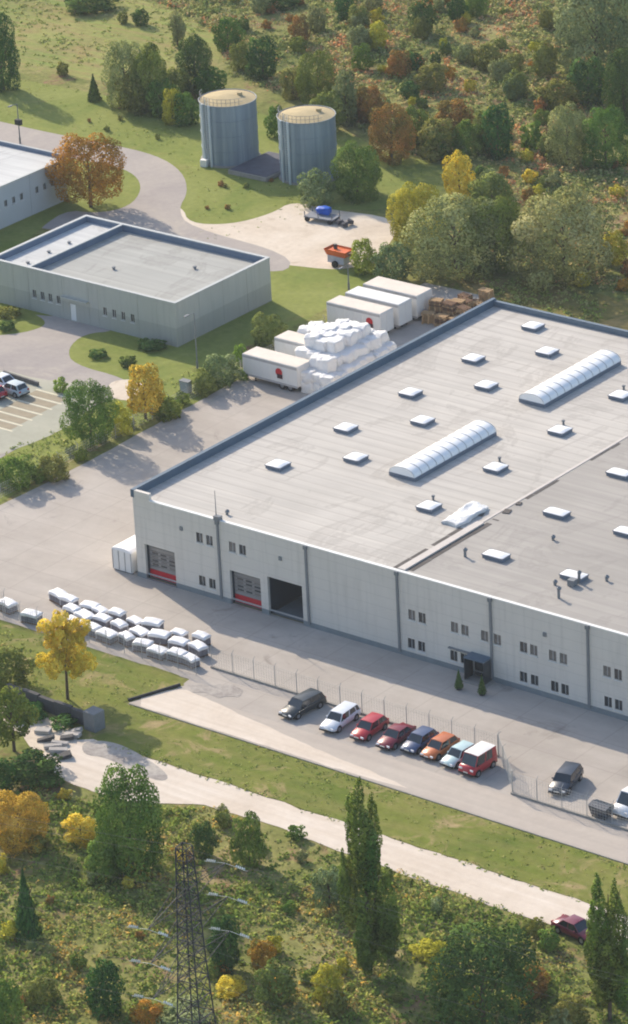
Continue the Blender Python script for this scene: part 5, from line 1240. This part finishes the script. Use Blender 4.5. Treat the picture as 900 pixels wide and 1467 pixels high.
# --- rough growth nobody could count
def growth(name, poly, dens, hmin, hmax, spread, leaf, colmat, seed, per=9, patchy=.0, nofly=()):
    rng = np.random.default_rng(seed); P = np.array(poly); x0, y0 = P.min(0); x1, y1 = P.max(0)
    n = int(dens*(x1-x0)*(y1-y0)); X = rng.uniform(x0, x1, n); Y = rng.uniform(y0, y1, n)
    c = np.zeros(n, bool); m = len(P)
    for i in range(m):
        a, b = P[i], P[(i+1) % m]
        if a[1] == b[1]: continue
        c ^= ((a[1] > Y) != (b[1] > Y)) & (X < (b[0]-a[0])*(Y-a[1])/(b[1]-a[1])+a[0])
    X, Y = X[c], Y[c]
    den = np.sin(X*.21+1.3*np.sin(Y*.13))+np.sin(Y*.27+1.7*np.sin(X*.17))+.6*np.sin(X*.6+Y*.5)
    k = rng.random(len(X)) < np.clip(.75+patchy*den*.5, .08, 1); X, Y, den = X[k], Y[k], den[k]
    N = len(X); H = rng.uniform(hmin, hmax, N)*np.clip(1+.35*den, .4, 1.8); S = rng.uniform(spread*.5, spread, N)
    base = np.clip(.5+.2*np.sin(X*.33+Y*.12+np.sin(Y*.4))+.16*np.sin(Y*.9+np.sin(X*.7)*2)+rng.normal(0, .2, N), 0, 1)
    idx = np.repeat(np.arange(N), per); d = rng.normal(size=(len(idx), 3)); d /= np.linalg.norm(d, axis=1)[:, None]
    PP = np.stack([X[idx]+d[:, 0]*S[idx]*.5, Y[idx]+d[:, 1]*S[idx]*.5, H[idx]*(.12+.88*np.abs(d[:, 2])*rng.random(len(idx))**.4)], 1)
    dd = d.copy(); dd[:, 2] = np.abs(dd[:, 2])+.3
    V = leaf_quads(PP, dd, leaf, rng, 1.0)
    me = quads_mesh(name, V, np.clip(base[idx]+rng.normal(0, .1, len(idx)), 0, 1), np.stack([d[:, 0]*.5, d[:, 1]*.5, .8+0*d[:, 2]], 1))
    me.materials.append(colmat); o = bpy.data.objects.new(name, me); COL.objects.link(o); o['kind'] = 'stuff'
    return o
def growmat(name, stops, trans=.3):
    m = foliage(name, (0, 0, 0), (0, 0, 0), (0, 0, 0), trans, .0); r = [n for n in m.node_tree.nodes if n.type == 'VALTORGB'][0].color_ramp
    while len(r.elements) > 2: r.elements.remove(r.elements[1])
    while len(r.elements) < len(stops): r.elements.new(.5)
    for e, (p, c) in zip(r.elements, stops): e.position = p; e.color = (*srgb(c, 1.45), 1)
    return m
gm_top = growmat('field_scrub', [(0, (92, 106, 58)), (.25, (118, 128, 70)), (.48, (142, 144, 86)), (.66, (162, 154, 104)), (.82, (168, 140, 104)), (1, (186, 128, 84))])
gm_bot = growmat('rough_weeds', [(0, (80, 98, 44)), (.3, (104, 122, 52)), (.56, (126, 136, 64)), (.76, (148, 148, 80)), (.9, (152, 134, 92)), (1, (182, 148, 70))])
gm_grass = growmat('tall_grass', [(0, (104, 122, 56)), (.5, (132, 144, 70)), (1, (160, 152, 100))])
growth('field_scrub', top_poly, 1.7, .2, .75, 1.4, .34, gm_top, 1, 10, .9)
growth('field_scrub_low', top_poly, 1.8, .1, .35, 1.4, .26, gm_top, 2, 7, .2)
growth('meadow_tufts', mead_poly, .9, .08, .28, .9, .24, gm_grass, 3, 7, .6)
growth('rough_weeds', bot_poly, 3.0, .15, .65, 1.1, .25, gm_bot, 4, 10, .9)
growth('rough_grass', bot_poly, 3.2, .08, .3, .9, .2, gm_bot, 5, 7, .3)
growth('verge_weeds', [(18, -29.6), (100, -29.6), (100, -28.6), (60, -28.9), (30, -28.4), (19, -28.8)], 3.0, .06, .25, .7, .18, gm_grass, 6, 6, .5)
growth('verge_tufts', [(20, -22.1), (100, -22.1), (100, -29.0), (20, -29.0), (-30, -30), (-30, -16), (10, -15.5), (17, -17), (17, -22)], 1.5, .03, .13, .7, .16, gm_grass, 21, 6, .6)
growth('road_edge_weeds', [(17.8, -22.2), (100, -22.2), (100, -22.9), (17.8, -22.9)], 4, .05, .22, .5, .15, gm_bot, 22, 6, .6)
growth('path_edge_weeds', [(36, -33.2), (100, -33.9), (100, -34.8), (36, -34.2)], 5, .05, .3, .5, .16, gm_bot, 23, 6, .5)
growth('slope_weeds', [(-30, -16), (2, -16.5), (8, -24), (6, -26.5), (-30, -26)], 1.4, .1, .5, .8, .2, gm_bot, 7, 7, .8)
growth('fence_weeds', [(-33, 14), (-24.9, 14), (-24.9, 60), (-27, 60), (-31, 40)], 1.6, .1, .5, .8, .2, gm_grass, 8, 7, .8)
growth('wall_weeds', [(6, -31), (17, -29), (17, -27.9), (6, -27.6)], 3, .1, .5, .6, .18, gm_bot, 9, 7, .5)
growth('lawn_tufts', [(-128.08,112.50),(-114.60,114.59),(-101.90,114.31),(-92.61,116.27),(-88.54,118.61),(-68.71,120.16),(-55.07,114.13),(-47.33,115.55),(-40.40,110.53),(-43.41,98.74),(-48.73,94.45),(-51.86,87.41),(-55.02,77.90),(-61.47,81.72),(-68.18,91.83),(-79.18,98.84),(-95.20,100.96),(-117.65,101.21)], .5, .03, .12, .6, .15, gm_grass, 10, 5, .4)
growth('dry_strip_grass', [(-19.22,84.28),(-14.08,86.83),(4.42,88.10),(8.70,81.65),(-13.27,77.43)], 2.0, .1, .45, .9, .24, gm_grass, 11, 8, .6)
